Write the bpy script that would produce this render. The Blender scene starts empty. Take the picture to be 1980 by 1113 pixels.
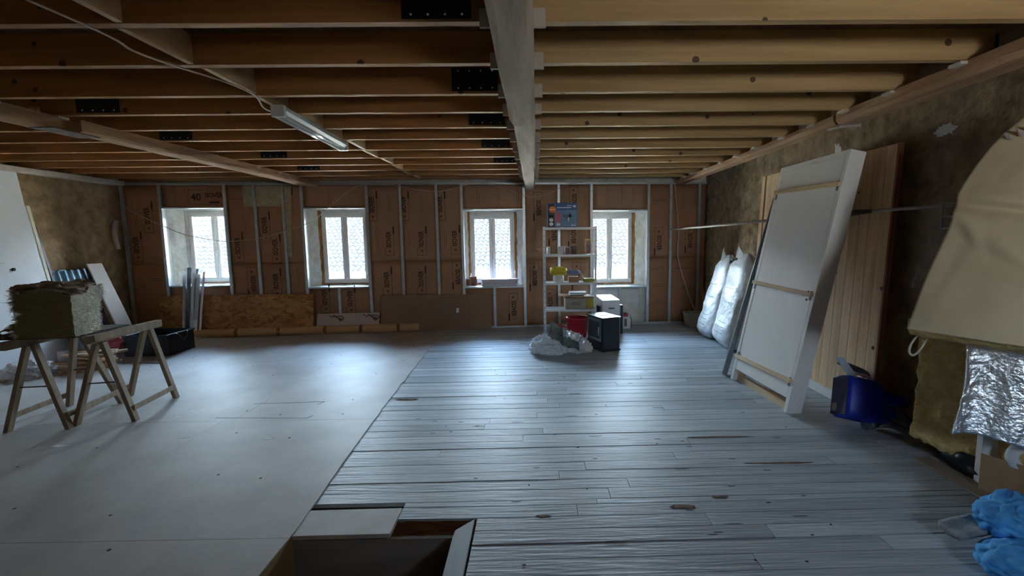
import bpy, bmesh, math, random
from mathutils import Vector, Matrix, noise
random.seed(7)
R = math.radians
SC = bpy.context.scene
COL = SC.collection

# ------------------------------------------------------------------ camera
def make_camera():
    f, pitch, roll, yaw, cx = 900.0, 0.10738, -0.01153, 0.012, 1047.8
    fwd = Vector((math.sin(yaw)*math.cos(pitch), math.cos(yaw)*math.cos(pitch), -math.sin(pitch)))
    right = Vector((math.cos(yaw), -math.sin(yaw), 0))
    up = right.cross(fwd)
    r2 = math.cos(roll)*right + math.sin(roll)*up
    u2 = -math.sin(roll)*right + math.cos(roll)*up
    cd = bpy.data.cameras.new('camera'); cam = bpy.data.objects.new('camera', cd); COL.objects.link(cam)
    m = Matrix((r2, u2, -fwd)).transposed().to_4x4(); m.translation = Vector((0, 0, 1.5))
    cam.matrix_world = m
    cd.sensor_width = 36.0; cd.lens = f/1980*36; cd.shift_x = -(cx-990)/1980
    cd.clip_start = 0.02; cd.clip_end = 300
    SC.camera = cam
make_camera()

# ------------------------------------------------------------------ sky, sun, exposure
def make_world():
    w = bpy.data.worlds.new('sky'); SC.world = w; w.use_nodes = True
    nt = w.node_tree; nt.nodes.clear()
    out = nt.nodes.new('ShaderNodeOutputWorld'); bg = nt.nodes.new('ShaderNodeBackground')
    tc = nt.nodes.new('ShaderNodeTexCoord'); sp = nt.nodes.new('ShaderNodeSeparateXYZ')
    cr = nt.nodes.new('ShaderNodeValToRGB')
    cr.color_ramp.elements[0].position = 0.0; cr.color_ramp.elements[0].color = (1.02, 1.08, 1.12, 1)
    cr.color_ramp.elements[1].position = 0.7; cr.color_ramp.elements[1].color = (0.30, 0.56, 1.0, 1)
    e = cr.color_ramp.elements.new(0.3); e.color = (0.68, 0.90, 1.14, 1)
    nt.links.new(tc.outputs['Generated'], sp.inputs[0]); nt.links.new(sp.outputs['Z'], cr.inputs[0])
    nt.links.new(cr.outputs[0], bg.inputs['Color']); nt.links.new(bg.outputs[0], out.inputs[0])
    bg.inputs['Strength'].default_value = 1.5
make_world()
sd = bpy.data.lights.new('sun', 'SUN'); sd.energy = 1.5; sd.angle = R(1.0); sd.color = (1.0, 0.93, 0.82)
sun = bpy.data.objects.new('sun', sd); COL.objects.link(sun)
sun.rotation_euler = (R(38), 0, R(-28)); sun.location = (0, 0, 20)
SC.view_settings.view_transform = 'Standard'; SC.view_settings.look = 'None'
SC.view_settings.gamma = 1; SC.view_settings.use_curve_mapping = False
SC.view_settings.exposure = 5.65
try:
    SC.cycles.use_denoising = True
    SC.cycles.max_bounces = 10; SC.cycles.diffuse_bounces = 6; SC.cycles.glossy_bounces = 4
    SC.cycles.transparent_max_bounces = 16; SC.cycles.transmission_bounces = 8
    SC.cycles.sample_clamp_indirect = 12.0
    SC.cycles.caustics_reflective = False; SC.cycles.caustics_refractive = False
except Exception:
    pass

# ------------------------------------------------------------------ far wall frame (it is built slightly out of square)
WA = math.atan(0.072)
WU = Vector((math.cos(WA), math.sin(WA), 0)); WN = Vector((-math.sin(WA), math.cos(WA), 0)); WO = Vector((0, 7.8, 0))
def W(u, v, z):
    return WO + WU*u + WN*v + Vector((0, 0, z))
XL, XR, YB, ZC = -6.42, 2.95, -1.0, 2.595
ZJ = 2.43   # underside of joists
# window openings in the lining: u0, u1, z0, z1   and the window units: u0, u1, z0, z1
OPEN = [(-5.805, -4.892, 0.812, 2.015), (-3.695, -2.735, 0.748, 1.998), (-1.185, -0.215, 0.70, 1.962), (0.963, 1.897, 0.662, 1.934)]
WIN = [(-5.665, -4.815, 0.835, 1.98), (-3.56, -2.81, 0.775, 1.95), (-1.104, -0.345, 0.735, 1.906), (0.925, 1.732, 0.69, 1.892)]
VW = 0.35
REAR = [(1.35, 1.80, 1.45, 1.95)]   # openings of the wall behind the camera
def portal(c, n, sx, sy):
    l = bpy.data.lights.new('daylight_portal', 'AREA'); l.shape = 'RECTANGLE'; l.size = sx; l.size_y = sy
    try: l.cycles.is_portal = True
    except Exception: return
    o = bpy.data.objects.new('daylight_portal', l); COL.objects.link(o); o.location = c
    o.rotation_euler = Vector(n).to_track_quat('-Z', 'Z').to_euler()
for (u0, u1, z0, z1) in OPEN:
    portal(W((u0+u1)/2, 0.62, (z0+z1)/2), -WN, u1-u0+0.5, z1-z0+0.5)
for (x0, x1, z0, z1) in REAR:
    portal(Vector(((x0+x1)/2, YB-0.25, (z0+z1)/2)), (0, 1, 0), x1-x0+0.2, z1-z0+0.2)

# ------------------------------------------------------------------ materials
MATS = {}
def new_mat(name):
    m = bpy.data.materials.new(name); m.use_nodes = True
    return m, m.node_tree, m.node_tree.nodes['Principled BSDF']
def mat(name, c1, c2=None, rough=0.7, metal=0.0, scale=6.0, stretch=(1, 1, 1), bump=0.0, bscale=None, spec=0.5, detail=5.0,
        island=0.0, lo=0.35, hi=0.65, trans=0.0, alpha=1.0, spots=None, coat=0.0):
    """a procedural material: noise between two colours, optional bump, per-piece variation and dark specks"""
    if name in MATS: return MATS[name]
    m, nt, b = new_mat(name)
    N = nt.nodes; L = nt.links
    tc = N.new('ShaderNodeTexCoord'); mp = N.new('ShaderNodeMapping'); mp.inputs['Scale'].default_value = stretch
    L.new(tc.outputs['Object'], mp.inputs[0])
    geo = N.new('ShaderNodeNewGeometry')
    vec = mp.outputs[0]
    if island > 0:
        ad = N.new('ShaderNodeVectorMath'); ad.operation = 'ADD'
        cb = N.new('ShaderNodeCombineXYZ'); mu = N.new('ShaderNodeMath'); mu.operation = 'MULTIPLY'; mu.inputs[1].default_value = 37.0
        L.new(geo.outputs['Random Per Island'], mu.inputs[0]); L.new(mu.outputs[0], cb.inputs[0]); L.new(mu.outputs[0], cb.inputs[1])
        L.new(vec, ad.inputs[0]); L.new(cb.outputs[0], ad.inputs[1]); vec = ad.outputs[0]
    no = N.new('ShaderNodeTexNoise'); no.inputs['Scale'].default_value = scale; no.inputs['Detail'].default_value = detail
    no.inputs['Roughness'].default_value = 0.6
    L.new(vec, no.inputs['Vector'])
    cr = N.new('ShaderNodeValToRGB'); cr.color_ramp.elements[0].position = lo; cr.color_ramp.elements[1].position = hi
    cr.color_ramp.elements[0].color = (*c1, 1); cr.color_ramp.elements[1].color = (*(c2 or c1), 1)
    L.new(no.outputs['Fac'], cr.inputs[0]); col = cr.outputs[0]
    if island > 0:
        hs = N.new('ShaderNodeHueSaturation'); mr = N.new('ShaderNodeMapRange')
        mr.inputs['To Min'].default_value = 1-island; mr.inputs['To Max'].default_value = 1+island
        L.new(geo.outputs['Random Per Island'], mr.inputs['Value']); L.new(mr.outputs[0], hs.inputs['Value']); L.new(col, hs.inputs['Color'])
        col = hs.outputs[0]
    if spots:
        sc_, thr, sc_col = spots
        vo = N.new('ShaderNodeTexVoronoi'); vo.inputs['Scale'].default_value = sc_; L.new(tc.outputs['Object'], vo.inputs['Vector'])
        lt = N.new('ShaderNodeMath'); lt.operation = 'LESS_THAN'; lt.inputs[1].default_value = thr; L.new(vo.outputs['Distance'], lt.inputs[0])
        mx = N.new('ShaderNodeMix'); mx.data_type = 'RGBA'; L.new(lt.outputs[0], mx.inputs['Factor']); L.new(col, mx.inputs['A'])
        mx.inputs['B'].default_value = (*sc_col, 1); col = mx.outputs['Result']
    L.new(col, b.inputs['Base Color'])
    b.inputs['Roughness'].default_value = rough; b.inputs['Metallic'].default_value = metal
    b.inputs['Specular IOR Level'].default_value = spec; b.inputs['Coat Weight'].default_value = coat
    b.inputs['Transmission Weight'].default_value = trans; b.inputs['Alpha'].default_value = alpha
    if bump > 0:
        n2 = N.new('ShaderNodeTexNoise'); n2.inputs['Scale'].default_value = bscale or scale*3; n2.inputs['Detail'].default_value = 6
        L.new(vec, n2.inputs['Vector'])
        bp = N.new('ShaderNodeBump'); bp.inputs['Strength'].default_value = min(1.0, bump); bp.inputs['Distance'].default_value = 0.02
        L.new(n2.outputs['Fac'], bp.inputs['Height']); L.new(bp.outputs[0], b.inputs['Normal'])
    MATS[name] = m
    return m
def wood(name, c1, c2, axis='x', rough=0.65, knots=True, island=0.12, bump=0.15, scale=9.0, kcol=(0.10, 0.045, 0.02)):
    st = {'x': (0.10, 1.6, 1.6), 'y': (1.6, 0.10, 1.6), 'z': (1.6, 1.6, 0.10)}[axis]
    return mat(name, c1, c2, rough, scale=scale, stretch=st, bump=bump, island=island, spots=((4.3, 0.085, kcol) if knots else None))
def film(name, col, fac=0.35, rough=0.25):
    """thin crinkled plastic film: part see-through, part milky gloss"""
    m, nt, b = new_mat(name); N = nt.nodes; L = nt.links
    b.inputs['Base Color'].default_value = (*col, 1); b.inputs['Roughness'].default_value = rough
    tr = N.new('ShaderNodeBsdfTransparent'); mx = N.new('ShaderNodeMixShader'); mx.inputs[0].default_value = 1-fac
    L.new(tr.outputs[0], mx.inputs[1]); L.new(b.outputs[0], mx.inputs[2]); L.new(mx.outputs[0], N['Material Output'].inputs[0])
    no = N.new('ShaderNodeTexNoise'); no.inputs['Scale'].default_value = 22; no.inputs['Detail'].default_value = 2; no.inputs['Distortion'].default_value = 1.2
    tc = N.new('ShaderNodeTexCoord'); L.new(tc.outputs['Object'], no.inputs['Vector'])
    bp = N.new('ShaderNodeBump'); bp.inputs['Strength'].default_value = 0.9; bp.inputs['Distance'].default_value = 0.03
    L.new(no.outputs['Fac'], bp.inputs['Height']); L.new(bp.outputs[0], b.inputs['Normal'])
    return m
def glass_mat():
    m, nt, b = new_mat('window glass'); N = nt.nodes; L = nt.links
    tr = N.new('ShaderNodeBsdfTransparent'); tr.inputs[0].default_value = (0.95, 0.97, 0.96, 1)
    gl = N.new('ShaderNodeBsdfGlossy'); gl.inputs['Roughness'].default_value = 0.02
    fr = N.new('ShaderNodeFresnel'); fr.inputs['IOR'].default_value = 1.45
    mx = N.new('ShaderNodeMixShader'); L.new(fr.outputs[0], mx.inputs[0]); L.new(tr.outputs[0], mx.inputs[1]); L.new(gl.outputs[0], mx.inputs[2])
    L.new(mx.outputs[0], N['Material Output'].inputs[0])
    return m
def osb_mat():
    m, nt, b = new_mat('oriented strand board'); N = nt.nodes; L = nt.links
    tc = N.new('ShaderNodeTexCoord'); mp = N.new('ShaderNodeMapping'); mp.inputs['Scale'].default_value = (1, 1, 1.8)
    L.new(tc.outputs['Object'], mp.inputs[0])
    n0 = N.new('ShaderNodeTexNoise'); n0.inputs['Scale'].default_value = 5; L.new(mp.outputs[0], n0.inputs['Vector'])
    mxv = N.new('ShaderNodeMix'); mxv.data_type = 'VECTOR'; mxv.inputs['Factor'].default_value = 0.25
    L.new(mp.outputs[0], mxv.inputs[4]); L.new(n0.outputs['Color'], mxv.inputs[5])
    vo = N.new('ShaderNodeTexVoronoi'); vo.inputs['Scale'].default_value = 17; L.new(mxv.outputs[1], vo.inputs['Vector'])
    cr = N.new('ShaderNodeValToRGB'); e = cr.color_ramp.elements
    e[0].position = 0.0; e[0].color = (0.27, 0.11, 0.03, 1); e[1].position = 1.0; e[1].color = (0.56, 0.30, 0.105, 1)
    x = e.new(0.35); x.color = (0.42, 0.195, 0.06, 1)
    sp = N.new('ShaderNodeSeparateColor'); L.new(vo.outputs['Color'], sp.inputs[0]); L.new(sp.outputs[0], cr.inputs[0])
    L.new(cr.outputs[0], b.inputs['Base Color']); b.inputs['Roughness'].default_value = 0.6
    return m
M = dict(
    plank=mat('old painted floor planks', (0.34, 0.365, 0.385), (0.50, 0.53, 0.555), 0.50, scale=7, stretch=(0.22, 3.0, 1), bump=0.35, bscale=18, detail=9, island=0.20, spec=0.5),
    overlay=mat('hardboard floor sheets', (0.44, 0.395, 0.36), (0.545, 0.495, 0.455), 0.55, scale=2.2, bump=0.06, bscale=30, spec=0.45),
    overlay_edge=mat('hardboard edge', (0.55, 0.50, 0.42), rough=0.7),
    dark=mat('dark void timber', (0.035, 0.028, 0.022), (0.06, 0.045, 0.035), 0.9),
    rot=mat('rotten wood', (0.10, 0.04, 0.015), (0.34, 0.17, 0.07), 0.9, scale=40, bump=0.6, stretch=(0.4, 1, 1)),
    pit=mat('dark gouge', (0.02, 0.018, 0.016), rough=0.9),
    shade=mat('painted shade under tiles', (0.008, 0.008, 0.008), rough=1.0, spec=0.0),  # tile riser faces: shadow marks put into the colour
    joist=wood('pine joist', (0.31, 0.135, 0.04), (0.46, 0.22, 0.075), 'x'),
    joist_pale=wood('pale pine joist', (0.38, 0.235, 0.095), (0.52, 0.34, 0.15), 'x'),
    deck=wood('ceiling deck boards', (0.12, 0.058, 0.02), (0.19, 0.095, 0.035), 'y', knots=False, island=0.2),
    blocking=wood('pine bridging', (0.42, 0.25, 0.12), (0.60, 0.40, 0.22), 'y', knots=False),
    packer=mat('pale packer wood', (0.46, 0.39, 0.32), (0.58, 0.50, 0.42), 0.75, scale=12),
    oldbeam=mat('weathered oak beam', (0.36, 0.27, 0.20), (0.60, 0.49, 0.39), 0.85, scale=5, stretch=(2.2, 0.25, 2.2), bump=0.6, bscale=12, lo=0.3, hi=0.7),
    logbeam=mat('old brown beam', (0.27, 0.135, 0.065), (0.50, 0.29, 0.155), 0.85, scale=5, stretch=(2.2, 0.25, 2.2), bump=0.6, bscale=12, lo=0.3, hi=0.7),
    plate=mat('black splice plate', (0.012, 0.013, 0.016), (0.02, 0.02, 0.024), 0.6),
    screw=mat('zinc screw', (0.7, 0.7, 0.68), rough=0.35, metal=1.0),
    earth=mat('earth plaster wall', (0.24, 0.15, 0.075), (0.54, 0.38, 0.215), 0.95, scale=7, bump=1.0, bscale=16, detail=8, lo=0.3, hi=0.72),
    earth_dark=mat('bare stone and mud wall', (0.17, 0.11, 0.06), (0.46, 0.33, 0.19), 0.95, scale=9, bump=1.0, bscale=14, detail=8, lo=0.32, hi=0.72),
    stone=mat('plastered stone', (0.70, 0.67, 0.58), (0.92, 0.91, 0.87), 0.95, scale=7, bump=0.9, bscale=14, detail=8),
    plaster=mat('white plaster', (0.72, 0.70, 0.65), (0.85, 0.83, 0.78), 0.9, scale=9, bump=0.4),
    kraft=mat('kraft paper facing', (0.34, 0.16, 0.08), (0.42, 0.21, 0.11), 0.62, scale=1.3, bump=0.1, bscale=4, island=0.0),
    kraft2=mat('kraft paper facing, paler', (0.37, 0.20, 0.11), (0.45, 0.255, 0.145), 0.62, scale=1.3, bump=0.1, bscale=4),
    print=mat('dark brown print', (0.055, 0.025, 0.014), rough=0.7),
    galv=mat('galvanised steel', (0.50, 0.55, 0.58), (0.62, 0.67, 0.70), 0.38, metal=0.75, scale=12),
    wool=mat('yellow glass wool', (0.66, 0.44, 0.15), (0.86, 0.64, 0.28), 0.95, scale=18, bump=1.0, bscale=40),
    wool_pale=mat('pale glass wool', (0.68, 0.67, 0.54), (0.92, 0.93, 0.86), 0.95, scale=22, bump=1.0, bscale=45),
    wool_shaded=mat('glass wool with painted shade', (0.24, 0.20, 0.10), (0.32, 0.27, 0.14), 0.95, scale=14, stretch=(1, 1, 5), bump=0.7, bscale=30),  # front's shade painted into the colour; wool_pale is the lit copy
    kraft_beige=mat('beige kraft facing', (0.56, 0.46, 0.29), (0.66, 0.56, 0.38), 0.7, scale=2.2, bump=0.35, bscale=5),
    kraft_grey=mat('torn grey brown facing', (0.30, 0.24, 0.20), (0.46, 0.40, 0.36), 0.85, scale=9, bump=0.6, stretch=(1, 3, 1)),
    foam_or=mat('orange brown timber and foam', (0.26, 0.11, 0.035), (0.56, 0.30, 0.11), 0.85, scale=9, stretch=(2, 2, 0.5), bump=0.8),
    pvc=mat('white window frame', (0.86, 0.84, 0.81), (0.88, 0.86, 0.83), 0.35),
    glass=glass_mat(), osb=osb_mat(),
    white=mat('white painted metal', (0.74, 0.75, 0.76), (0.80, 0.81, 0.82), 0.35, scale=4),
    white_matt=mat('white matt', (0.74, 0.73, 0.72), (0.80, 0.79, 0.78), 0.7),
    doorwhite=mat('pale grey door skin', (0.84, 0.82, 0.79), (0.88, 0.86, 0.83), 0.5, scale=2),
    pine=wood('pine boards', (0.60, 0.38, 0.20), (0.84, 0.60, 0.37), 'z', island=0.12, scale=10),
    pine_edge=wood('pine edge', (0.60, 0.38, 0.19), (0.74, 0.50, 0.28), 'z', knots=False),
    batten=wood('pine batten', (0.60, 0.41, 0.22), (0.74, 0.55, 0.34), 'y', knots=False),
    trestle=wood('trestle wood', (0.22, 0.155, 0.10), (0.36, 0.27, 0.18), 'z', knots=False, island=0.10),
    offcut=wood('offcut wood', (0.42, 0.24, 0.12), (0.72, 0.54, 0.36), 'x', knots=False, island=0.3),
    hardboard=mat('brown hardboard', (0.245, 0.15, 0.088), (0.30, 0.19, 0.115), 0.6, scale=1.6),
    roll=mat('buff paper roll', (0.56, 0.36, 0.185), (0.62, 0.41, 0.22), 0.7, scale=3),
    tape=mat('brown parcel tape', (0.25, 0.115, 0.045), rough=0.4),
    card=mat('cardboard', (0.38, 0.23, 0.125), (0.45, 0.285, 0.16), 0.8, scale=5),
    cardgrey=mat('grey brown carton', (0.38, 0.33, 0.26), (0.46, 0.40, 0.32), 0.7, scale=5),
    foamwhite=mat('white foam board', (0.78, 0.79, 0.82), (0.85, 0.86, 0.88), 0.55, scale=2.4, bump=0.15, bscale=6),
    foamlilac=mat('lilac foam board', (0.56, 0.50, 0.62), (0.64, 0.58, 0.68), 0.6, scale=2),
    cream=mat('cream edge', (0.74, 0.68, 0.54), (0.80, 0.75, 0.60), 0.7),
    plum=mat('plum painted edge', (0.09, 0.04, 0.085), rough=0.4),
    teal=mat('blue grey coated steel', (0.24, 0.40, 0.50), (0.32, 0.48, 0.58), 0.28, metal=0.1, scale=3),
    teal_dark=mat('dark teal coated steel', (0.03, 0.075, 0.085), (0.05, 0.10, 0.11), 0.35, metal=0.2),
    red=mat('red plastic', (0.48, 0.02, 0.035), (0.55, 0.03, 0.045), 0.38),
    redcloth=mat('faded red fabric', (0.36, 0.05, 0.07), (0.50, 0.13, 0.15), 0.8, scale=6, bump=0.5),
    black=mat('black plastic', (0.012, 0.013, 0.016), (0.02, 0.02, 0.023), 0.4),
    stove=mat('black stove steel', (0.016, 0.022, 0.030), (0.025, 0.032, 0.042), 0.32, scale=3),
    stoveglass=mat('smoked stove glass', (0.05, 0.06, 0.07), rough=0.08),
    foil=mat('silver foil', (0.80, 0.84, 0.88), (0.90, 0.92, 0.95), 0.28, metal=1.0, scale=12, bump=0.35, bscale=60),
    grey_sheet=mat('grey plastic sheet', (0.10, 0.125, 0.13), (0.42, 0.47, 0.48), 0.3, scale=5, bump=0.3),
    blue=mat('blue plastic', (0.008, 0.028, 0.42), (0.012, 0.036, 0.52), 0.40),
    navy=mat('navy plastic', (0.018, 0.022, 0.085), rough=0.5),
    denim=mat('bright blue cloth', (0.04, 0.24, 0.62), (0.12, 0.46, 0.85), 0.9, scale=9, bump=0.25, bscale=9),
    greycloth=mat('grey cloth', (0.17, 0.19, 0.21), (0.28, 0.30, 0.32), 0.85, scale=12, bump=0.4),
    greyrub=mat('grey hose', (0.11, 0.13, 0.15), (0.16, 0.18, 0.20), 0.5),
    iron=mat('rusty iron', (0.09, 0.065, 0.05), (0.17, 0.13, 0.11), 0.75, scale=20),
    rod=mat('worn steel rod', (0.40, 0.34, 0.29), (0.55, 0.48, 0.42), 0.5, metal=0.3, scale=9),
    cable=mat('cream cable', (0.56, 0.45, 0.36), rough=0.6),
    cablew=mat('white cable', (0.66, 0.56, 0.46), rough=0.6),
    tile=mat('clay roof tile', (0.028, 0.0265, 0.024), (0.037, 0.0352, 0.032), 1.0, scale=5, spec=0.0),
    render=mat('cream render', (0.72, 0.66, 0.50), (0.78, 0.72, 0.56), 0.9),
    lampmetal=mat('enamelled lamp body', (0.60, 0.64, 0.65), (0.66, 0.70, 0.71), 0.3),
    tube=mat('fluorescent tube glass', (0.82, 0.84, 0.84), rough=0.12, coat=0.5),
    yellow=mat('yellow cloth', (0.58, 0.46, 0.02), (0.68, 0.56, 0.05), 0.7, scale=9),
    bluegrey=mat('blue grey rubber', (0.16, 0.20, 0.30), (0.22, 0.27, 0.38), 0.6),
    boxblue=mat('blue printed carton', (0.02, 0.10, 0.33), (0.04, 0.17, 0.42), 0.45, scale=5),
    boxpale=mat('pale blue print', (0.10, 0.22, 0.42), (0.16, 0.30, 0.50), 0.45, scale=5),
    boxdark=mat('black print', (0.02, 0.02, 0.03), rough=0.45),
    orange=mat('orange print', (0.75, 0.16, 0.02), rough=0.45),
    pink=mat('pink print', (0.48, 0.10, 0.16), (0.6, 0.2, 0.25), rough=0.45, scale=30),
    ochre=mat('ochre carton', (0.33, 0.27, 0.04), rough=0.7),
    purple=mat('purple label', (0.14, 0.05, 0.10), (0.3, 0.2, 0.2), rough=0.5, scale=40),
    tin=mat('rusty red tin', (0.26, 0.09, 0.06), (0.42, 0.18, 0.12), 0.5, scale=25),
    film=film('clear plastic film', (0.85, 0.88, 0.90), 0.80, 0.10),
    filmbag=film('milky plastic film', (0.93, 0.95, 0.97), 0.22, 0.16),
    sackwhite=mat('white plastic wrapped wool', (0.70, 0.74, 0.78), (0.86, 0.89, 0.92), 0.35, scale=6, bump=0.55, bscale=14),
    rope=mat('pale string', (0.55, 0.50, 0.40), rough=0.9),
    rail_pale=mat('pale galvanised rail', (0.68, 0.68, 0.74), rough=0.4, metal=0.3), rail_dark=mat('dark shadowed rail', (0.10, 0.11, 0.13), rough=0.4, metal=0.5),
    lilacsheet=mat('lilac white boards', (0.68, 0.64, 0.72), rough=0.6),
)

# ------------------------------------------------------------------ mesh building
def rn(p, s=1.0, o=0.0):
    return noise.noise(Vector((p[0]*s+o, p[1]*s+o*1.7, p[2]*s-o)))
class MB:
    def __init__(self): self.v = []; self.f = []; self.m = []; self.s = []
    def add(self, vs, fs, mi=0, smooth=False):
        o = len(self.v); self.v += [Vector(p) for p in vs]
        for f in fs: self.f.append([i+o for i in f]); self.m.append(mi); self.s.append(smooth)
        return self
    def hexa(self, b, t, mi=0):
        """b, t: four bottom and four top corners, counter-clockwise seen from above"""
        return self.add(list(b)+list(t), [(3, 2, 1, 0), (4, 5, 6, 7), (0, 1, 5, 4), (1, 2, 6, 5), (2, 3, 7, 6), (3, 0, 4, 7)], mi)
    def box(self, a, c, mi=0):
        x0, y0, z0 = a; x1, y1, z1 = c
        return self.hexa([(x0, y0, z0), (x1, y0, z0), (x1, y1, z0), (x0, y1, z0)], [(x0, y0, z1), (x1, y0, z1), (x1, y1, z1), (x0, y1, z1)], mi)
    def wbox(self, u0, u1, v0, v1, z0, z1, mi=0):
        return self.hexa([W(u0, v0, z0), W(u1, v0, z0), W(u1, v1, z0), W(u0, v1, z0)], [W(u0, v0, z1), W(u1, v0, z1), W(u1, v1, z1), W(u0, v1, z1)], mi)
    def fbox(self, o, a, b, c, mi=0):
        """box from corner o along three edge vectors (a, b, c right-handed)"""
        o, a, b, c = map(Vector, (o, a, b, c))
        return self.hexa([o, o+a, o+a+b, o+b], [o+c, o+a+c, o+a+b+c, o+b+c], mi)
    def bar(self, p, q, w, h, up=(0, 0, 1), mi=0):
        """bar from p to q, w wide and h high about its axis"""
        p, q, up = Vector(p), Vector(q), Vector(up)
        d = (q-p).normalized(); s = d.cross(up)
        if s.length < 1e-4: s = d.cross(Vector((1, 0, 0)))
        s.normalize(); t = s.cross(d).normalized()
        return self.fbox(p-s*w/2-t*h/2, s*w, q-p, t*h, mi)
    def tube(self, path, r, n=8, mi=0, caps=True, closed=False):
        P = [Vector(p) for p in path]; k = len(P); vs = []; fs = []; prev = None
        for i, p in enumerate(P):
            if closed: d = P[(i+1) % k]-P[i-1]
            else: d = P[min(i+1, k-1)]-P[max(i-1, 0)]
            d.normalize()
            s = prev - d*prev.dot(d) if prev is not None else d.cross(Vector((0, 0, 1)))
            if s.length < 1e-4: s = d.cross(Vector((1, 0, 0)))
            s.normalize(); prev = s; t = d.cross(s)
            rr = r[i] if isinstance(r, (list, tuple)) else r
            vs += [p + (s*math.cos(2*math.pi*j/n)+t*math.sin(2*math.pi*j/n))*rr for j in range(n)]
        for i in range(k if closed else k-1):
            a, b = i*n, ((i+1) % k)*n
            fs += [(a+j, a+(j+1) % n, b+(j+1) % n, b+j) for j in range(n)]
        self.add(vs, fs, mi, True)
        if caps and not closed:
            o = len(self.v)-k*n
            self.f += [[o+j for j in reversed(range(n))], [o+(k-1)*n+j for j in range(n)]]; self.m += [mi, mi]; self.s += [False, False]
        return self
    def lathe(self, prof, c, n=24, mi=0, axis=None, smooth=True):
        """prof: (radius, height) list about the axis through c"""
        c = Vector(c); ax = Vector(axis or (0, 0, 1)).normalized()
        s = ax.cross(Vector((0, 1, 0)));  s = s.normalized() if s.length > 1e-4 else Vector((1, 0, 0)); t = ax.cross(s)
        vs = [c + ax*h + (s*math.cos(2*math.pi*j/n)+t*math.sin(2*math.pi*j/n))*max(r, 1e-4) for (r, h) in prof for j in range(n)]
        fs = [(i*n+j, i*n+(j+1) % n, (i+1)*n+(j+1) % n, (i+1)*n+j) for i in range(len(prof)-1) for j in range(n)]
        return self.add(vs, fs, mi, smooth)
    def grid(self, fn, nu, nv, mi=0, smooth=True, thick=None, flip=False):
        """surface fn(u, v) over the unit square; thick = vector for a closed slab"""
        P = [Vector(fn(i/nu, j/nv)) for j in range(nv+1) for i in range(nu+1)]
        w = nu+1
        q = [(j*w+i, j*w+i+1, (j+1)*w+i+1, (j+1)*w+i) for j in range(nv) for i in range(nu)]
        if flip: q = [tuple(reversed(f)) for f in q]
        if thick is None: return self.add(P, q, mi, smooth)
        t = Vector(thick); n = len(P)
        vs = P+[p+t for p in P]
        fs = q+[tuple(reversed([i+n for i in f])) for f in q]
        rim = [i for i in range(w)]+[j*w+nu for j in range(1, nv+1)]+[nv*w+i for i in range(nu-1, -1, -1)]+[j*w for j in range(nv-1, 0, -1)]
        for a, b in zip(rim, rim[1:]+rim[:1]): fs.append((a, b, b+n, a+n) if flip else (b, a, a+n, b+n))
        return self.add(vs, fs, mi, smooth)
    def blob(self, c, rad, amp=0.1, freq=3.0, seed=0.0, nu=40, nv=24, flat=None, mi=0, crease=0.0, smooth=True):
        """closed lumpy body; flat = height below which it is pressed flat"""
        c = Vector(c); vs = []; fs = []
        for j in range(nv+1):
            th = math.pi*j/nv
            for i in range(nu):
                ph = 2*math.pi*i/nu
                d = Vector((math.sin(th)*math.cos(ph), math.sin(th)*math.sin(ph), math.cos(th)))
                k = 1+amp*rn(d, freq, seed)+amp*0.5*rn(d, freq*2.3, seed+9)
                if crease: k -= crease*(1-abs(rn(d, freq*1.7, seed+4))*2.2)**3 if abs(rn(d, freq*1.7, seed+4)) < 0.45 else 0
                p = Vector((c.x+d.x*rad[0]*k, c.y+d.y*rad[1]*k, c.z+d.z*rad[2]*k))
                if flat is not None and p.z < flat: p.z = flat
                vs.append(p)
        for j in range(nv):
            for i in range(nu):
                fs.append((j*nu+i, (j+1)*nu+i, (j+1)*nu+(i+1) % nu, j*nu+(i+1) % nu))
        if not smooth:      # crumpled film: creased facets
            fs = [t for q in fs for t in ((q[0], q[1], q[2]), (q[0], q[2], q[3]))]
        return self.add(vs, fs, mi, smooth)
    def poly(self, pts, z0, z1, mi=0):
        n = len(pts)
        vs = [(x, y, z0) for x, y in pts]+[(x, y, z1) for x, y in pts]
        fs = [tuple(reversed(range(n))), tuple(range(n, 2*n))]+[(i, (i+1) % n, (i+1) % n+n, i+n) for i in range(n)]
        return self.add(vs, fs, mi)

def origin_of(o):
    v = Vector((0, 0, 0))
    while o is not None: v = v+o.location; o = o.parent
    return v
def obj(name, mb, mats, parent=None, bevel=0.0, label=None):
    """links the builder as ONE mesh object; its vertices are given in world coordinates"""
    if not isinstance(mats, (list, tuple)): mats = [mats]
    off = origin_of(parent) if parent is not None else Vector((0, 0, 0))
    me = bpy.data.meshes.new(name)
    me.from_pydata([v-off for v in mb.v], [], mb.f)
    me.polygons.foreach_set('material_index', mb.m); me.polygons.foreach_set('use_smooth', mb.s)
    for k in mats: me.materials.append(k)
    bm = bmesh.new(); bm.from_mesh(me)
    bmesh.ops.recalc_face_normals(bm, faces=bm.faces)
    if bevel > 0:
        es = [e for e in bm.edges if len(e.link_faces) == 2 and e.calc_face_angle() > 0.6]
        bmesh.ops.bevel(bm, geom=es, offset=bevel, segments=1, affect='EDGES', clamp_overlap=True)
    bm.to_mesh(me); bm.free(); me.update()
    o = bpy.data.objects.new(name, me); COL.objects.link(o); o.parent = parent
    if label: o['label'] = label
    return o
def thing(name, label, cat, loc, group=None):
    o = bpy.data.objects.new(name, None); COL.objects.link(o); o.location = Vector(loc)
    o.empty_display_size = 0.1
    o['label'] = label; o['category'] = cat
    if group: o['group'] = group
    return o
def tag(o, label, cat, group=None, kind=None):
    o['label'] = label; o['category'] = cat
    if group: o['group'] = group
    if kind: o['kind'] = kind
    return o
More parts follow.
